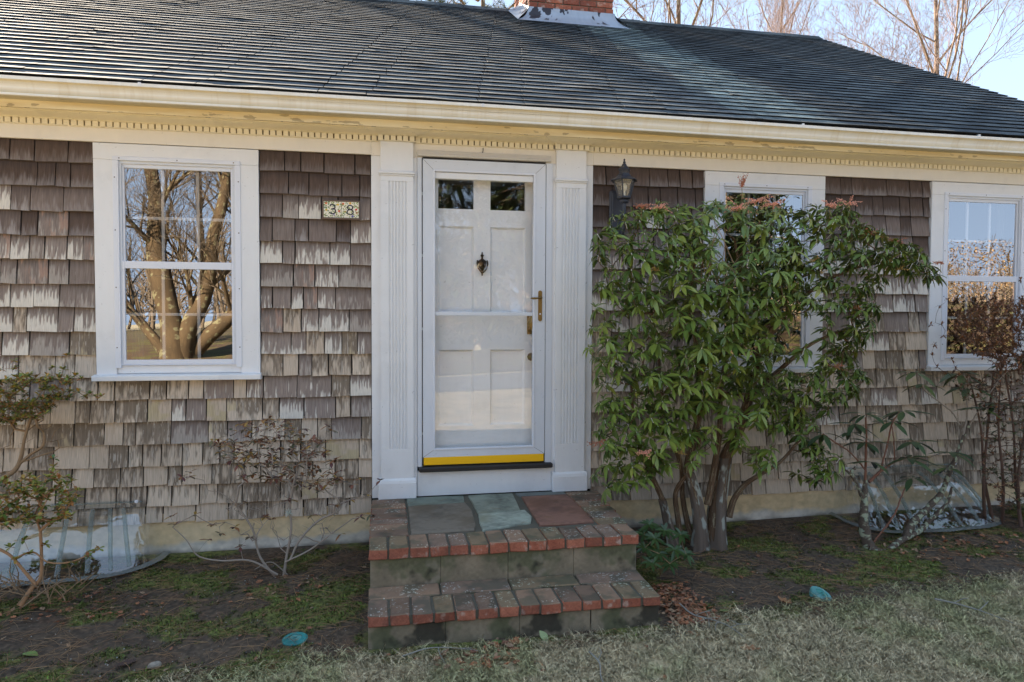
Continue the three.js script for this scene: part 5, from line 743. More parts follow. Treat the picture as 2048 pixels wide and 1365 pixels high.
  const s2 = new MB(); twigs(s2, [{ pts: [[-2.302, 0.597, 0.28], [-2.207, 0.661, 0.26], [-2.132, 0.715, 0.25], [-2.099, 0.796, 0.25], [-2.082, 0.890, 0.25], [-2.042, 1.022, 0.25]], r0: 0.019, r1: 0.005 }, { pts: [[-2.116, 0.744, 0.25], [-2.046, 0.806, 0.25], [-1.984, 0.852, 0.25], [-1.975, 0.917, 0.25], [-1.990, 0.977, 0.25]], r0: 0.009, r1: 0.005 }, { pts: [[-2.100, 0.758, 0.25], [-1.999, 0.793, 0.25], [-1.913, 0.820, 0.25]], r0: 0.006, r1: 0.003 }], t2.concat(bare), { seed: 5, base: 0.0012, pow: 0.45, max: 0.008, rise: 0.6, sag: 0.3 }); s2.mesh('trunk', M.twigTan, b);
  t2.forEach((p) => { const m = new MB(); tuft(m, V(0, 0, 0), 8 + r2.i(5), 0.034, 0.015, olive, r2, [-0.3, 1]); const o = m.mesh('leaf_whorl', M.leafDull, b); o.position.copy(p); });
}
{
  const r = RNG(104), a = tag(group('deciduous_shrub', null, [0, 0, 0]), 'sparse twiggy shrub with purple brown leaves left of the steps', 'shrub');
  const cols = [[0.14, 0.055, 0.055], [0.21, 0.075, 0.045], [0.12, 0.095, 0.05], [0.3, 0.12, 0.04], [0.11, 0.11, 0.06], [0.38, 0.22, 0.04]];
  const tips = region(r, 190, [[-1.019, 0.856, 0.4], [-0.878, 0.972, 0.4], [-0.620, 1.020, 0.4], [-0.445, 0.976, 0.4], [-0.328, 0.804, 0.4], [-0.239, 0.630, 0.4], [-0.388, 0.543, 0.4], [-0.623, 0.630, 0.4], [-0.852, 0.639, 0.4]], 0.4, 0.02, 0.18);
  for (const p of [[-0.342, 0.952, 0.4], [-0.321, 0.921, 0.4], [-1.008, 0.879, 0.4], [-0.964, 0.809, 0.4], [-1.138, 0.696, 0.4], [-1.177, 0.672, 0.42], [-1.133, 0.665, 0.4], [-1.240, 0.437, 0.42], [-1.214, 0.391, 0.42], [-1.103, 0.445, 0.42], [-1.006, 0.380, 0.42], [-0.964, 0.324, 0.42], [-1.035, 0.292, 0.42], [-0.879, 0.358, 0.42], [-0.852, 0.236, 0.42], [-0.795, 0.293, 0.42], [-0.238, 0.604, 0.42], [-0.193, 0.586, 0.42], [-0.148, 0.615, 0.42], [-0.027, 0.604, 0.42], [-0.103, 0.520, 0.42], [-0.207, 0.499, 0.44], [-0.057, 0.339, 0.45], [-0.148, 0.390, 0.45], [-0.297, 0.472, 0.44], [-0.429, 0.420, 0.45], [-0.267, 0.292, 0.46], [-0.708, 0.410, 0.42], [-0.665, 0.393, 0.42], [-0.087, 0.403, 0.45], [-0.825, 0.502, 0.4], [-0.781, 0.667, 0.4], [-0.560, 0.515, 0.44]]) tips.push(V(...p));
  const bare = region(r, 210, [[-0.794, 0.819, 0.4], [-0.387, 0.806, 0.4], [-0.209, 0.551, 0.4], [-0.331, 0.245, 0.4], [-0.626, 0.200, 0.4], [-0.856, 0.275, 0.4], [-0.997, 0.374, 0.4]], 0.42, 0.02, 0.16);
  const st = new MB(); twigs(st, [{ pts: [[-0.603, 0.008, 0.45], [-0.586, 0.150, 0.44], [-0.557, 0.329, 0.43], [-0.563, 0.479, 0.42], [-0.535, 0.657, 0.4]], r0: 0.011, r1: 0.0025 }, { pts: [[-0.620, 0.019, 0.45], [-0.739, 0.168, 0.42], [-0.784, 0.332, 0.4], [-0.882, 0.489, 0.4], [-0.966, 0.568, 0.4]], r0: 0.009, r1: 0.0025 }, { pts: [[-0.634, 0.065, 0.45], [-0.792, 0.157, 0.44], [-0.964, 0.164, 0.43], [-1.089, 0.202, 0.43], [-1.154, 0.298, 0.42], [-1.227, 0.377, 0.42]], r0: 0.007, r1: 0.0022 }, { pts: [[-0.589, 0.142, 0.46], [-0.441, 0.216, 0.48], [-0.324, 0.301, 0.48], [-0.192, 0.389, 0.47]], r0: 0.006, r1: 0.003 }, { pts: [[-0.560, 0.156, 0.46], [-0.503, 0.271, 0.45], [-0.386, 0.384, 0.44], [-0.282, 0.425, 0.44]], r0: 0.006, r1: 0.003 }, { pts: [[-0.575, 0.065, 0.46], [-0.669, 0.162, 0.5], [-0.750, 0.140, 0.55]], r0: 0.004, r1: 0.002 }], tips.concat(bare), { seed: 15, base: 0.00125, pow: 0.42, max: 0.007, rise: 0.5, sag: 0.2, wig: 0.018 }); st.mesh('trunk', M.twigGrey, a);
  tips.forEach((p) => { const m = new MB(); tuft(m, V(0, 0, 0), 3 + r.i(4), 0.044, 0.019, cols, r, [-0.5, 0.6], 0); const o = m.mesh('leaf_cluster', M.leafDull, a); o.position.copy(p); });
  const li = new MB(); for (let k = 0; k < 26; k++) { const d = dirOf(r() * 6.3, r.s(1.2)); li.tube([V(0, 0, 0), V(0, 0, 0).addScaledVector(d, 0.016), V(r.s(0.01), r.s(0.01), r.s(0.01)).addScaledVector(d, 0.024)], [0.0022, 0.0018, 0.001], 3, false); } const lo = li.mesh('lichen', mat({ c: [0.5, 0.54, 0.47], roughness: 1 }), a); lo.position.set(...[-0.565, 0.439, 0.45]);
}
{
  const r = RNG(107), a = tag(group('clipped_shrub', null, [0, 0, 0]), 'dry brown clipped shrub of dense twigs in front of the rightmost window', 'shrub');
  const tips = region(r, 1150, [[4.004, 1.669, 0.45], [4.253, 1.743, 0.45], [4.552, 1.782, 0.45], [5.261, 1.826, 0.45], [5.282, 1.317, 0.45], [4.701, 1.266, 0.45], [4.397, 1.250, 0.45], [4.159, 1.380, 0.45], [4.008, 1.507, 0.45]], 0.5, 0.012, 0.26);
  const low = region(r, 900, [[3.979, 1.233, 0.4], [4.493, 1.246, 0.4], [5.347, 1.237, 0.4], [5.388, 0.231, 0.4], [4.528, 0.195, 0.4], [4.324, 0.430, 0.4], [4.289, 0.841, 0.4]], 0.45, 0.012, 0.26);
  for (const p of [[3.940, 1.579, 0.45], [3.959, 1.500, 0.45], [3.849, 1.579, 0.45], [3.886, 1.435, 0.45], [3.980, 1.759, 0.45], [4.124, 1.839, 0.45], [4.305, 1.834, 0.45], [4.379, 1.798, 0.45], [4.456, 1.817, 0.45], [4.599, 1.911, 0.45], [3.919, 1.715, 0.45], [3.939, 1.271, 0.42], [4.003, 1.234, 0.42], [4.095, 1.259, 0.42], [4.063, 1.324, 0.42], [3.895, 1.355, 0.42]]) tips.push(V(...p));
  const st = new MB(), S = [{ pts: [[4.456, 0.051, 0.35], [4.309, 0.448, 0.47], [4.385, 0.841, 0.42], [4.391, 1.232, 0.45]], r0: 0.014, r1: 0.003 }, { pts: [[4.616, 0.040, 0.34], [4.455, 0.445, 0.49], [4.422, 0.849, 0.47], [4.495, 1.228, 0.41]], r0: 0.014, r1: 0.003 }, { pts: [[4.749, 0.041, 0.37], [4.574, 0.443, 0.50], [4.812, 0.816, 0.33], [4.632, 1.234, 0.51]], r0: 0.014, r1: 0.003 }, { pts: [[4.836, 0.035, 0.36], [4.922, 0.388, 0.33], [4.897, 0.826, 0.41], [5.006, 1.219, 0.37]], r0: 0.014, r1: 0.003 }, { pts: [[4.524, 0.052, 0.36], [4.408, 0.421, 0.38], [4.247, 0.855, 0.49], [4.170, 1.234, 0.45]], r0: 0.014, r1: 0.003 }, { pts: [[4.818, 0.084, 0.52], [5.059, 0.387, 0.34], [5.005, 0.832, 0.46], [5.030, 1.230, 0.51]], r0: 0.014, r1: 0.003 }, { pts: [[4.624, 0.084, 0.49], [4.683, 0.411, 0.38], [4.518, 0.850, 0.50], [4.519, 1.228, 0.42]], r0: 0.014, r1: 0.003 }];
  twigs(st, S, low.concat(tips), { seed: 21, base: 0.001, pow: 0.42, max: 0.008, rise: 0.3, sag: 0.2, wig: 0.02, step: 0.05, sides: 3 }); st.mesh('twigs', M.twigRedDry = mat({ c: [0.12, 0.07, 0.05], roughness: 0.95 }), a);
  const m = new MB(), cols = [[0.28, 0.12, 0.06], [0.19, 0.09, 0.055], [0.10, 0.06, 0.04], [0.32, 0.15, 0.065]]; for (const p of tips) tuft(m, p, 7 + r.i(5), 0.03, 0.011, cols, r, [-0.8, 1.3], 0);
  const g = [[0.08, 0.12, 0.04], [0.12, 0.09, 0.05]]; for (const p of low) if (r() < 0.8) tuft(m, p, 6, 0.034, 0.013, r() < 0.6 ? cols : g, r, [-0.3, 1], 0);
  stuff(m.mesh('foliage', M.leafDry, a));
  for (const p of [[4.059, 1.508, 0.75], [3.912, 1.467, 0.72], [4.006, 1.392, 0.74]]) { const q = new MB(); leaf(q, V(0, 0, 0), dirOf(r() * 6, 0.4), 0.05, 0.035, 0.3, 0.5, [0.35, 0.16, 0.06], [0.3, 0.11, 0.04]); const o = q.mesh('dead_leaf', M.leafDry, a); o.position.set(...p); }
}

// ---------- what lies on the ground ----------
const dummy = new THREE.Object3D();
function scatter(name, geos, m, list, label, cat) {            // instanced cover that nobody could count
  const root = tag(group(name, null, [0, 0, 0]), label, cat, null, 'stuff');
  geos.forEach((g, k) => { const L = list.filter((_, i) => i % geos.length === k); const o = new THREE.InstancedMesh(g, m, L.length); o.name = name + '_cover'; o.userData.kind = 'stuff'; o.castShadow = o.receiveShadow = true;
    L.forEach((q, i) => { dummy.position.copy(q.p); dummy.quaternion.copy(q.q); dummy.scale.setScalar(q.s); if (q.sy) dummy.scale.y = q.sy; dummy.updateMatrix(); o.setMatrixAt(i, dummy.matrix); o.setColorAt(i, rgb(q.c)); }); root.add(o); });
  return root;
}
const onSteps = (x, z, e = 0) => x > -0.1 - e && x < 1.44 + e && z < 1.39 + e;
const nearY = (x, z) => z > bedEdge(x) + 0.09 ? gh(x, z) + 0.006 + 0.012 * (fbm(x * 6, z * 6, 3) - 0.5) : bedY(x, z);
{
  const r = RNG(201), geos = [];
  for (let k = 0; k < 6; k++) { const m = new MB(); for (let j = 0; j < 15; j++) { const b = V(r.s(0.018), 0, r.s(0.018)), d = dirOf(r() * 6.3, r.r(0.05, 0.9)), L = r.r(0.022, 0.064), side = V(r.s(1), 0, r.s(1)).normalize().multiplyScalar(r.r(0.0005, 0.001)), mid = b.clone().addScaledVector(d, L * 0.55), tip = b.clone().addScaledVector(d, L).add(V(r.s(0.012), -L * r.r(0.15, 0.5), r.s(0.012))), c = mix3([0.62, 0.56, 0.43], [1.1, 1.05, 0.9], Math.pow(r(), 0.6)), n = new THREE.Vector3().crossVectors(d, side).normalize(); if (n.y < 0) n.negate();
    const i = [m.v(b.clone().sub(side), n, [0, 0], c), m.v(b.clone().add(side), n, [1, 0], c), m.v(mid.clone().add(side), n, [1, 0.5], c), m.v(mid.clone().sub(side), n, [0, 0.5], c), m.v(tip, n, [0.5, 1], c)]; m.i.push(i[0], i[1], i[2], i[0], i[2], i[3], i[3], i[2], i[4]); } geos.push(m.geo(1, true)); }
  const list = [];
  for (let k = 0; k < 52000; k++) { const x = r.r(-3.2, 5.6), z = r.r(1.05, 3.3), e = bedEdge(x); if (onSteps(x, z, 0.02)) continue; const d = z - e + 0.07 * (fbm(x * 9 + 3, z * 9, 3) - 0.5); if (d < -0.09 || (d < 0.12 && r() > (d + 0.09) / 0.21)) continue; const gr = sstep(0.48, 0.62, fbm(x * 3.2 + 11, z * 3.2, 4)) * 0.75 + (r() < 0.08 ? 0.3 : 0), c = mix3([1.12, 0.98, 0.74], [0.66, 0.74, 0.38], clamp(gr * 0.75)); const v = r.r(0.65, 1.2); list.push({ p: V(x, nearY(x, z) + 0.003 + r() * 0.006, z), q: Q(r.s(0.3), r() * 6.3, r.s(0.3)), s: r.r(0.7, 1.25), c: c.map((q) => q * v) }); }
  scatter('grass', geos, mat({ vertexColors: true, roughness: 0.95 }), list, 'dry straw coloured lawn grass along the front of the bed', 'grass');
}
{
  const r = RNG(202), geos = [];
  for (let k = 0; k < 4; k++) { const m = new MB(); for (let j = 0; j < 16; j++) { const b = V(r.s(0.013), 0, r.s(0.013)), d = dirOf(r() * 6.3, r.r(0.3, 1.3)), s = V(r.s(1), 0, r.s(1)).normalize().multiplyScalar(0.0016), t = b.clone().addScaledVector(d, r.r(0.006, 0.014)), c = [r.r(0.7, 1.2), r.r(0.8, 1.2), 1], n = new THREE.Vector3().crossVectors(d, s).normalize(); if (n.y < 0) n.negate(); const i = [m.v(b.clone().sub(s), n, [0, 0], c), m.v(b.clone().add(s), n, [1, 0], c), m.v(t, n, [0.5, 1], c)]; m.i.push(...i); } geos.push(m.geo(1, true)); }
  const list = []; for (let k = 0; k < 30000; k++) { const x = r.r(-3.2, 5.2), z = r.r(0.05, 1.6), e = bedEdge(x); if (z > e + 0.02 || onSteps(x, z, 0.01)) continue; const u = x * 0.55, v = z * 0.55, mm = fbm(((u % 1) + 1) % 1 * 7 + 3, ((v % 1) + 1) % 1 * 9 + 1, 5, 7, 9); if (mm < 0.40 + r() * 0.16) continue; const c = mix3([0.12, 0.145, 0.03], [0.36, 0.38, 0.08], r() * sstep(0.47, 0.62, mm)); list.push({ p: V(x, bedY(x, z) - 0.001, z), q: Q(r.s(0.2), r() * 6.3, r.s(0.2)), s: r.r(0.7, 1.4), c }); }
  scatter('moss', geos, mat({ vertexColors: true, roughness: 1 }), list, 'patchy green moss over the dark soil of the bed', 'moss');
}
{
  const r = RNG(203), geos = []; for (let k = 0; k < 3; k++) { const m = new MB(); for (let j = 0; j < 2; j++) { const a = r.s(0.12), q = [V(-0.05, 0, 0), V(-0.015, r.r(0.001, 0.005), a * 0.1), V(0.02, r.r(0.001, 0.006), a * 0.25), V(0.055, 0.001, a * 0.5)]; m.tube(q, [0.0008, 0.0008, 0.0007, 0.0005], 3, false); } geos.push(m.geo(1, false)); }
  const list = []; for (let k = 0; k < 5200; k++) { const x = r.r(-3, 5), z = r.r(0.1, 2.2), on = onSteps(x, z, 0.02); if (on) continue; if (z > bedEdge(x) + 0.1 && r() < 0.75) continue; const c = mix3([0.42, 0.25, 0.12], [0.2, 0.11, 0.06], r()); list.push({ p: V(x, nearY(x, z) + r.r(0.003, 0.012), z), q: Q(r.s(0.12), r() * 6.3, r.s(0.12)), s: r.r(0.6, 1.3), c }); }
  for (let k = 0; k < 46; k++) { const x = r.r(-0.05, 1.4), z = r.r(0.1, 1.36); list.push({ p: V(x, z < 1.04 ? 0.389 : 0.177, z), q: Q(0, r() * 6.3, 0), s: r.r(0.3, 0.8), c: [0.25, 0.15, 0.07] }); }
  scatter('pine_needles', geos, mat({ roughness: 0.9 }), list, 'brown pine needles strewn over the bed and lawn edge', 'needles');
}
const dryLeaf = (r, L) => {                 // lobed and curled
  const m = new MB(), n = 9, curl = r.r(0.2, 0.9), P = []; for (let k = 0; k <= n; k++) { const t = k / n, w = L * (0.26 * Math.sin(Math.PI * Math.pow(t, 0.8)) + 0.09 * Math.sin(t * 22) * Math.sin(Math.PI * t)); P.push([t, Math.max(0.0008, w)]); }
  const f = (t, s) => V(s, L * 0.28 * curl * (Math.pow(s / (L * 0.3), 2)) + L * 0.22 * curl * Math.pow(t - 0.45, 2) * 4 + 0.002 * Math.sin(s * 300 + t * 9), L * (t - 0.5));
  for (let k = 0; k < n; k++) { const [t0, w0] = P[k], [t1, w1] = P[k + 1]; m.poly([f(t0, -w0), f(t0, 0), f(t1, 0), f(t1, -w1)]); m.poly([f(t0, 0), f(t0, w0), f(t1, w1), f(t1, 0)]); } return m; };
{
  const r = RNG(204), geos = []; for (let k = 0; k < 7; k++) geos.push(dryLeaf(r, r.r(0.03, 0.055)).geo(1, false));
  const list = [], put1 = (x, z, s = 1, lift = 0) => list.push({ p: V(x, nearY(x, z) + 0.004 + lift, z), q: Q(r.s(0.5), r() * 6.3, r.s(0.5)), s: s * r.r(0.6, 1.2), c: mix3(mix3([0.46, 0.19, 0.085], [0.22, 0.10, 0.06], r()), [0.36, 0.26, 0.16], r() < 0.2 ? 0.7 : 0) });
  for (let k = 0; k < 560; k++) { const x = 1.47 + Math.abs(r.s(0.22)) + r() * 0.1, z = r.r(0.93, 1.42); put1(x, z, 0.8, r() * 0.02); }
  for (let k = 0; k < 70; k++) put1(0.42 + r.s(0.2), 1.58 + r.s(0.1), 0.95, r() * 0.02); for (let k = 0; k < 10; k++) put1(0.62 + r.s(0.12), 1.43 + r.s(0.03), 1.1, r() * 0.01);
  for (let k = 0; k < 130; k++) put1(3.9 + r.s(0.55), 0.72 + r.s(0.2), 0.9, r() * 0.01); for (let k = 0; k < 60; k++) put1(-1.65 + r.s(0.35), 0.72 + r.s(0.16), 1, r() * 0.02); for (let k = 0; k < 45; k++) put1(-0.55 + r.s(0.22), 0.62 + r.s(0.18), 0.8);
  for (let k = 0; k < 420; k++) { const x = r.r(-3, 5), z = r.r(0.3, 2.3); if (!onSteps(x, z, 0.02)) put1(x, z, 0.8); }
  scatter('leaf_litter', geos, mat({ roughness: 0.85 }), list, 'brown curled leaves drifted at the step ends and below the shrubs', 'leaf litter');
}
{ // pale chips and grit in the soil
  const r = RNG(205), g = new MB().lathe([[0, 0.003], [0.004, 0.001], [0.003, -0.003], [0, -0.003]], 5).geo(); const list = [];
  for (let k = 0; k < 1500; k++) { const x = r.r(-3, 5), z = r.r(0.1, 1.5); if (z > bedEdge(x) || onSteps(x, z, 0.01)) continue; list.push({ p: V(x, bedY(x, z) + 0.002, z), q: Q(r() * 6, r() * 6, 0), s: r.r(0.3, 1.0), c: mix3([0.10, 0.08, 0.06], [0.5, 0.47, 0.42], Math.pow(r(), 2)) }); }
  scatter('grit', [g], mat({ roughness: 0.9 }), list, 'pale specks of grit in the dark soil', 'grit');
}
// single fallen things that can be told apart
{
  const r = RNG(206);
  for (const [x, z, yaw, L, c, label] of [[0.782, 1.425, 0.5, 0.07, [0.27, 0.33, 0.14], 'pale green fallen leaf standing against the bottom step near its middle'], [0.545, 1.42, 1.6, 0.075, [0.10, 0.17, 0.04], 'green fallen leaf lying left of the pale leaf before the steps'], [0.183, 1.42, 0.2, 0.06, [0.05, 0.085, 0.035], 'dark green fallen leaf before the left half of the bottom step'], [-1.65, 1.16, 1.2, 0.085, [0.16, 0.27, 0.06], 'bright green fallen leaf in the bed at the lower left'], [1.83, 1.30, 1.4, 0.06, [0.17, 0.2, 0.06], 'small green fallen leaf on dark soil right of the steps']]) {
    const m = new MB(), d = dirOf(yaw, 0.12); leaf(m, V(0, 0.01, 0).addScaledVector(d, -L / 2), d, L, L * 0.55, 0.15, 0.2, mix3(c, [0.4, 0.42, 0.2], 0.2), c); const o = m.mesh('fallen_leaf', M.leafDull); o.position.set(x, nearY(x, z), z); tag(o, label, 'leaf'); if (label.includes('standing')) { o.rotation.x = 0.7; o.position.y += 0.02; }
  }
  const st = new MB().grid(16, 10, (u, v) => { const a = u * 6.2832, b = (v - 0.5) * Math.PI, k = 1 + 0.12 * fbm(u * 4, v * 4 + 3, 3, 4, 9); return V(0.028 * k * Math.cos(b) * Math.cos(a), 0.016 * k * Math.sin(b), 0.02 * k * Math.cos(b) * Math.sin(a)); }).mesh('stone', mat({ c: [0.34, 0.29, 0.23], map: T.stone, roughness: 0.9 })); st.position.set(-1.04, nearY(-1.04, 1.37) + 0.012, 1.37); st.rotation.y = 0.4; tag(st, 'small pale stone at the lawn edge in the lower left', 'stone');
  const twig = (pts, rad, subs, mtl, label) => { const P = pts.map(([x, z, h]) => [x, nearY(x, z) + h, z]), m = new MB(), c = curve(P, 18); m.tube(c, c.map((_, k) => lerp(rad, rad * 0.35, k / 18)), 6); for (const [t, dx, dy, dz] of subs) { const b = c[Math.round(t * 18)], e = b.clone().add(V(dx, dy, dz)), mm = b.clone().lerp(e, 0.5).add(V(r.s(0.015), 0.012, r.s(0.015))); m.tube([b, mm, e], [rad * 0.5, rad * 0.4, rad * 0.2], 5); const f = mm.clone().add(V(r.s(0.05), 0.01 + r() * 0.02, r.s(0.05))); m.tube([mm, f], [rad * 0.35, rad * 0.15], 4); } tag(m.mesh('fallen_twig', mtl), label, 'twig'); };
  M.twigPale = mat({ c: [0.30, 0.285, 0.25], roughness: 0.95, map: T.conc });
  twig([[1.60, 1.22, 0.03], [1.62, 1.35, 0.03], [1.69, 1.42, 0.03], [1.74, 1.51, 0.03], [1.77, 1.62, 0.02]], 0.0048, [[0.3, 0.06, 0.04, 0.05], [0.5, -0.12, 0.03, 0.08], [0.6, -0.09, 0.02, 0.13], [0.75, 0.08, 0.03, 0.05], [0.45, -0.06, 0.02, 0.14]], M.twigPale, 'grey branching fallen twig across the lawn edge right of the steps');
  twig([[3.06, 1.40, 0.03], [3.13, 1.48, 0.03], [3.2, 1.58, 0.025], [3.24, 1.72, 0.02]], 0.006, [[0.3, 0.1, 0.02, 0.0], [0.6, 0.09, 0.03, -0.03]], M.twigPale, 'pale lichened fallen twig on the grass at the right');
  twig([[0.08, 1.50, 0.02], [0.2, 1.48, 0.035], [0.3, 1.5, 0.04], [0.42, 1.49, 0.02]], 0.004, [[0.5, 0.02, 0.0, 0.16], [0.75, 0.1, 0.01, 0.07]], M.twigPale, 'thin grey fallen twig on the grass before the left half of the steps');
  twig([[0.96, 1.62, 0.02], [0.97, 1.74, 0.03], [0.94, 1.86, 0.025], [0.93, 2.0, 0.02]], 0.0045, [[0.3, 0.03, 0.02, -0.08]], M.twigPale, 'short grey fallen twig on the grass below the centre of the steps');
  // brown oak leaf by the right lid and one in the left bed
  for (const [x, z, label] of [[2.22, 1.25, 'orange brown oak leaf left of the tilted teal lid'], [-1.18, 1.33, 'dark brown curled leaf beside the pale stone'], [1.74, 1.72, 'large brown dead leaf on the grass below the branching twig']]) { const o = dryLeaf(r, 0.1).mesh('dead_leaf', mat({ c: label.includes('dark') ? [0.07, 0.04, 0.03] : [0.30, 0.14, 0.06], roughness: 0.85 })); o.position.set(x, nearY(x, z) + 0.012, z); o.rotation.y = r() * 6; tag(o, label, 'leaf'); }
}

// ---------- trees ----------
M.treeBark = mat({ c: [1.15, 1.05, 0.98], map: T.bark, roughness: 1 });
M.paleBark = mat({ c: [0.52, 0.45, 0.30], map: T.bark, roughness: 0.95 });
M.twigTree = mat({ c: [0.2, 0.145, 0.135], roughness: 1 });
function bareTree(seed, o) {                // returns limbs (thick) and twigs (thin) as two collectors
  const r = RNG(seed), big = new MB(), fine = new MB(), { h = 14, r0 = 0.2, spread = 0.55, lvl = 5, kids = [5, 6, 6, 5, 4], fork = 0.3, up = 0.25, len = 0.5, wig = 0.1, thin = 0.004 } = o;
  const grow = (p, d, L, rad, k) => {
    const n = k < 2 ? 7 : k < 4 ? 4 : 3, pts = [p.clone()], rr = [rad]; let q = p.clone(), dd = d.clone();
    for (let s = 1; s <= n; s++) { dd.add(V(r.s(wig), r.s(wig) * 0.6 + up * 0.18, r.s(wig))).normalize(); q = q.clone().addScaledVector(dd, L / n); pts.push(q); rr.push(Math.max(thin * 0.6, rad * (1 - 0.62 * s / n))); }
    (rad > 0.022 ? big : fine).tube(pts, rr, rad > 0.06 ? 8 : rad > 0.02 ? 5 : 3, false, 1);
    if (k >= lvl) return;
    const m = kids[k]; for (let j = 0; j < m; j++) { const t = k === 0 ? lerp(fork, 1, (j + r()) / m) : lerp(0.22, 1, (j + r() * 0.8) / m), f = Math.min(n - 1, Math.floor(t * n)), base = pts[f].clone().lerp(pts[f + 1], t * n - f), yaw = j * 2.4 + r.s(0.6), ax = dd.clone(), pr = Math.abs(ax.y) > 0.9 ? V(1, 0, 0) : V(0, 1, 0), s1 = new THREE.Vector3().crossVectors(ax, pr).normalize(), s2 = new THREE.Vector3().crossVectors(ax, s1), a = spread * r.r(0.7, 1.25), nd = ax.clone().multiplyScalar(Math.cos(a)).addScaledVector(s1, Math.sin(a) * Math.cos(yaw)).addScaledVector(s2, Math.sin(a) * Math.sin(yaw)); nd.y += up * 0.5; nd.normalize();
      grow(base, nd, L * len * r.r(0.75, 1.2) * (k === 0 ? 1.15 - t * 0.35 : 1), Math.max(thin, rr[f] * r.r(0.42, 0.62)), k + 1); }
  };
  if (o.stems) for (const s of o.stems) { const c = curve(s.pts, 14), rr = c.map((_, k) => lerp(s.r0, s.r1, Math.pow(k / 14, 0.7))); big.tube(c, rr, 12, false, 2); for (let k = 4; k <= 14; k++) if (r() < (s.d ?? 0.8)) { const t = new THREE.Vector3().subVectors(c[Math.min(14, k + 1)], c[k - 1]).normalize(), nd = t.clone().add(V(r.s(0.9), r.s(0.5), r.s(0.9))).normalize(); grow(c[k], nd, s.len ?? 2.4, Math.min(rr[k] * 0.5, 0.09), 2); } }
  else grow(V(0, 0, 0), V(r.s(0.05), 1, r.s(0.05)).normalize(), h, r0, 0);
  return { big, fine };
}
function tree(name, label, x, z, parts, mtl, grp, s = 1, turn = 0) { const t = tag(group(name, null, [x, gh(x, z) - 0.1, z]), label, 'tree', grp); parts.big.mesh('trunk', mtl, t); stuff(parts.fine.mesh('crown', parts.dark ? M.twigFar : M.twigTree, t)); t.scale.setScalar(s); t.rotation.y = turn; return t; }
const again = (src, x, z, turn, s, label) => { const c = src.clone(); c.name = numbered(src.name); c.position.set(x, gh(x, z) - 0.1, z); c.rotation.y = turn; c.scale.setScalar(s); c.userData = { ...src.userData, label }; scene.add(c); return c; };
// behind the house
const tA = tree('bare_tree', 'tall bare tree spreading above the right slope of the roof', 16.6, -15.5, bareTree(301, { h: 15, r0: 0.12, lvl: 5, kids: [13, 8, 7, 6, 4], fork: 0.3, spread: 0.62, up: 0.26, wig: 0.17, len: 0.46, thin: 0.005 }), M.treeBark);
const tB = tree('bare_tree', 'finely branched bare tree over the middle of the ridge right of the chimney', 16.9, -24, bareTree(302, { h: 17, r0: 0.12, lvl: 5, kids: [15, 8, 7, 6, 3], fork: 0.3, spread: 0.58, up: 0.32, len: 0.4, thin: 0.0055 }), M.treeBark);
const tC = tree('bare_tree', 'dark crooked bare tree directly right of the chimney', 6.9, -14, bareTree(303, { h: 13, r0: 0.13, lvl: 5, kids: [10, 6, 5, 4, 3], fork: 0.3, spread: 0.7, up: 0.25, len: 0.42, wig: 0.2, thin: 0.0058 }), M.treeBark);
again(tC, 9.7, -17, 2.1, 1.05, 'second bare tree from the chimney, its forks showing above the ridge');
again(tB, 28.5, -26, 1.3, 0.78, 'low bare tree showing just above the rake at the far right');
// pines: trunk, limbs, needle tufts
function pine(seed, h, r0, dens, reach) {
  const r = RNG(seed), wood = new MB(), spots = []; wood.tube(curve([[0, 0, 0], [0.1, h * 0.4, 0.05], [0, h, 0]], 10), [r0, r0 * 0.85, r0 * 0.7, r0 * 0.55, r0 * 0.4, r0 * 0.25, 0.03], 8, false);
  for (let y = h * 0.27; y < h * 0.98; y += 0.42 / dens) { const t = (y - h * 0.34) / (h * 0.66), L = reach * lerp(1, 0.35, t * t) * r.r(0.6, 1.15), yaw = r() * 6.3, d = dirOf(yaw, r.r(-0.15, 0.35)), pts = [V(0, y, 0)]; for (let k = 1; k <= 5; k++) pts.push(pts[k - 1].clone().addScaledVector(d, L / 5).add(V(r.s(0.12), r.s(0.08) + 0.04, r.s(0.12)))); wood.tube(pts, [0.05, 0.04, 0.032, 0.024, 0.016, 0.01], 5, false);
    for (let k = 2; k <= 5; k++) for (let j = 0; j < 4; j++) { const b = pts[k].clone().add(V(r.s(0.5), r.s(0.25) + 0.1, r.s(0.5))); wood.tube([pts[k], pts[k].clone().lerp(b, 0.5).add(V(0, 0.05, 0)), b], [0.012, 0.009, 0.006], 3, false); for (let q = 0; q < 3; q++) spots.push(b.clone().add(V(r.s(0.14), r.s(0.1), r.s(0.14)))); } }
  const n = new MB(); for (let j = 0; j < 22; j++) { const d = dirOf(r() * 6.3, r.r(-0.5, 1.3)), L = r.r(0.09, 0.15), s = V(r.s(1), r.s(1), r.s(1)).cross(d).normalize().multiplyScalar(0.0042), p = V(0, 0, 0).addScaledVector(d, 0.01), e = p.clone().addScaledVector(d, L); const nn = new THREE.Vector3().crossVectors(s, d).normalize(); const i = [n.v(p.clone().sub(s), nn, [0, 0]), n.v(p.clone().add(s), nn, [1, 0]), n.v(e, nn, [0.5, 1])]; n.i.push(...i); }
  return { wood, spots, needle: n.geo(), r };
}
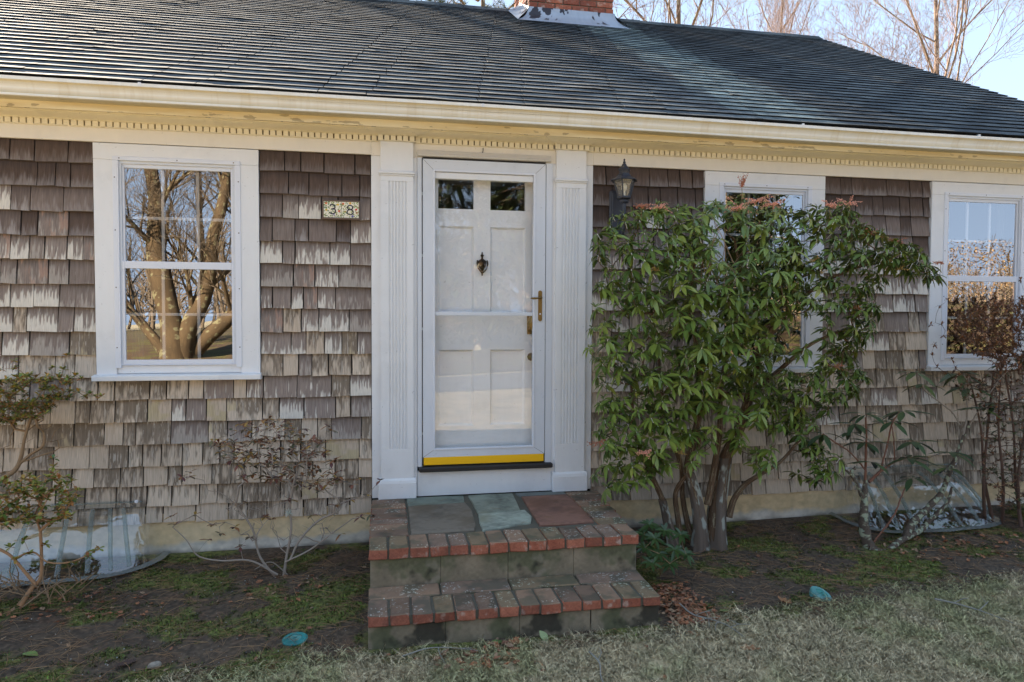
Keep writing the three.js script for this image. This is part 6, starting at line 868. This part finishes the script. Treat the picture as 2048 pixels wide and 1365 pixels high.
function pineTree(name, label, x, z, p, s = 1) { const t = tag(group(name, null, [x, gh(x, z) - 0.1, z]), label, 'tree'); p.wood.mesh('trunk', M.treeBark, t); const o = new THREE.InstancedMesh(p.needle, M.needle, p.spots.length); o.name = 'crown'; o.userData.kind = 'stuff'; o.castShadow = o.receiveShadow = true; p.spots.forEach((q, i) => { dummy.position.copy(q); dummy.rotation.set(p.r.s(0.6), p.r() * 6.3, p.r.s(0.6)); dummy.scale.setScalar(p.r.r(0.8, 1.5)); dummy.updateMatrix(); o.setMatrixAt(i, dummy.matrix); const g = p.r(); o.setColorAt(i, rgb(mix3([0.035, 0.06, 0.02], [0.11, 0.12, 0.035], g * g))); }); t.add(o); t.scale.setScalar(s); return t; }
M.needle = mat({ c: [1, 1, 1], roughness: 0.8 });
const pA = pineTree('pine_tree', 'pine with green tufts showing over the ridge just left of the chimney', 2.35, -12.5, pine(401, 23, 0.22, 1.5, 2.0));
pineTree('pine_tree', 'dark pine whose limbs show over the ridge farther left of the chimney', 0.2, -12, pine(402, 22, 0.22, 1.5, 2.1));
again(pA, -5.4, -13.5, 2.2, 1.02, 'tall pine added out of view behind the left end of the house to shade the roof'); again(pA, -3.3, -12.2, 4.2, 0.97, 'pine added out of view to shade the roof, second from the left end of the house'); again(pA, -1.4, -13.4, 5.4, 1, 'pine added out of view to shade the roof, left of the dark pine');  // unseen pines, added behind the ridge to shade the left of the roof
// across the lawn, seen in the window glass
{
  const B = (x, y, z) => [x, y, z];
  const p = bareTree(501, { stems: [
    { pts: [B(0, -0.3, 0), B(-0.1, 1.2, 0), B(-0.65, 3.2, 0.2), B(-0.75, 5.4, 0.3), B(-0.95, 7.5, 0.3), B(-1.4, 10.5, 0.2)], r0: 0.5, r1: 0.13 },
    { pts: [B(0.15, -0.2, 0.1), B(0.35, 0.9, 0), B(0.8, 2.2, 0.2), B(1.15, 3.6, 0), B(1.6, 5.6, 0), B(1.7, 8.5, 0.3)], r0: 0.4, r1: 0.12 },
    { pts: [B(0.2, 0, 0.2), B(0.9, 0.8, 0.3), B(1.8, 1.7, 0.2), B(2.2, 3.4, 0.3), B(2.3, 5.5, 0), B(3.2, 8, 0)], r0: 0.34, r1: 0.1 },
    { pts: [B(-0.1, 0, 0), B(-0.8, 0.9, 0.2), B(-1.7, 2.0, 0.4), B(-2.6, 3.7, 0.4), B(-3.8, 6, 0.3)], r0: 0.2, r1: 0.06 },
    { pts: [B(0, 0.2, 0.3), B(0.25, 1.6, 1), B(0.5, 3.6, 1.4), B(0.3, 6.2, 1.6), B(0.1, 9, 1.8)], r0: 0.2, r1: 0.06 }], lvl: 5, kids: [0, 0, 7, 6, 4], spread: 0.6, up: 0.15, len: 0.6, thin: 0.007, wig: 0.14 });
  p.dark = true; M.twigFar = mat({ c: [0.15, 0.115, 0.08], roughness: 1 });
  tree('beech_tree', 'huge many stemmed bare beech reflected in the left window', -6.6, 19, p, M.paleBark);
  again(tA, 17.5, 21, 1.1, 0.9, 'bare tree across the lawn reflected in the rightmost window'); again(tB, 22.5, 24, 0.4, 0.8, 'farther bare tree reflected in the rightmost window'); again(tA, -14, 25, 3.3, 1, 'bare tree behind the beech across the lawn');
  // dense evergreens facing the door
  { const r = RNG(601), wood = new MB(), m = new MB(); wood.tube([V(0, 0, 0), V(0.05, 4, 0), V(0, 8.8, 0)], [0.17, 0.12, 0.03], 8, false);
    const cols = [[0.02, 0.034, 0.012], [0.032, 0.05, 0.016], [0.05, 0.07, 0.022], [0.075, 0.085, 0.03]];
    for (let k = 0; k < 150; k++) { const y = r.r(0.5, 8.4), L = lerp(2.0, 0.35, Math.pow(y / 8.8, 1.3)) * r.r(0.7, 1.1), d = dirOf(r() * 6.3, r.r(-0.35, 0.15)); wood.tube([V(0, y, 0), V(0, y + 0.05, 0).addScaledVector(d, L * 0.6), V(0, y, 0).addScaledVector(d, L)], [0.028, 0.018, 0.006], 4, false);
      for (let j = 0; j < 34; j++) { const t = r.r(0.25, 1.02), p = V(0, y, 0).addScaledVector(d, L * t).add(V(r.s(0.3), r.s(0.2), r.s(0.3))), e = dirOf(r() * 6.3, r.s(0.7)); leaf(m, p, e, r.r(0.16, 0.28), 0.10, 0.4, 0.2, cols[r.i(4)], cols[r.i(3)]); } }
    const t = tag(group('evergreen_tree', null, [3.4, gh(3.4, 20) - 0.1, 20]), 'dense dark evergreen across the lawn reflected at the middle of the door glass', 'tree', 'dark evergreens across the lawn'); wood.mesh('trunk', M.treeBark, t); stuff(m.mesh('crown', M.leafDull, t)); t.scale.setScalar(1.5);
    again(t, 1.5, 21, 2, 1.5, 'dense dark evergreen across the lawn reflected at the left of the door glass'); again(t, 5.4, 20.6, 4, 1.6, 'dense dark evergreen across the lawn reflected at the right of the door glass'); again(t, 13, 20, 1, 1, 'dense dark evergreen across the lawn reflected in the window behind the shrub'); again(t, 15.4, 21.5, 3, 1.1, 'farther dark evergreen across the lawn reflected in the window behind the shrub'); }
  // clipped beech hedge with tan winter leaves
  const r = RNG(503), h = tag(group('beech_hedge', null, [0, 0, 0]), 'tan leaved winter hedge across the street', 'hedge'), m = new MB(), cols = [[0.34, 0.22, 0.11], [0.42, 0.28, 0.14], [0.26, 0.16, 0.08]];
  for (let k = 0; k < 9000; k++) { const x = r.r(8, 34), z = 23.5 + r.s(0.6) + (x - 8) * 0.05, y = gh(x, z) + Math.pow(r(), 0.8) * 3.0, d = dirOf(r() * 6.3, r.s(0.8)); leaf(m, V(x, y, z), d, 0.13, 0.08, 0.2, 0.2, cols[r.i(3)], cols[r.i(3)]); }
  stuff(m.mesh('foliage', M.leafDry, h)); const w = new MB(); for (let x = 8; x < 34; x += 0.5) { const z = 23.5 + (x - 8) * 0.05; w.tube([V(x, gh(x, z) - 0.1, z), V(x + r.s(0.2), gh(x, z) + 2.6, z + r.s(0.3))], [0.025, 0.01], 4, false); } w.mesh('stems', M.twigTree, h);
  // far wood as one mass along the horizon
  const f = new MB(), rr = RNG(504); for (let k = 0; k < 900; k++) { const x = rr.r(-110, 120), z = rr.r(48, 75), H = rr.r(4, 8); f.tube([V(x, gh(x, z) - 0.3, z), V(x + rr.s(0.5), H * 0.5, z), V(x + rr.s(1.2), H, z)], [0.16, 0.1, 0.03], 4, false); for (let j = 0; j < 16; j++) { const y = rr.r(0.3, 1) * H, d = dirOf(rr() * 6.3, rr.r(0.1, 1.1)), L = rr.r(1, 2.6); f.tube([V(x, y, z), V(x, y, z).addScaledVector(d, L)], [0.06, 0.02], 3, false); } }
  tag(f.mesh('far_wood', M.twigFar), 'distant belt of bare trees beyond the street', 'wood', null, 'stuff');
}
renderer.render(scene, camera);
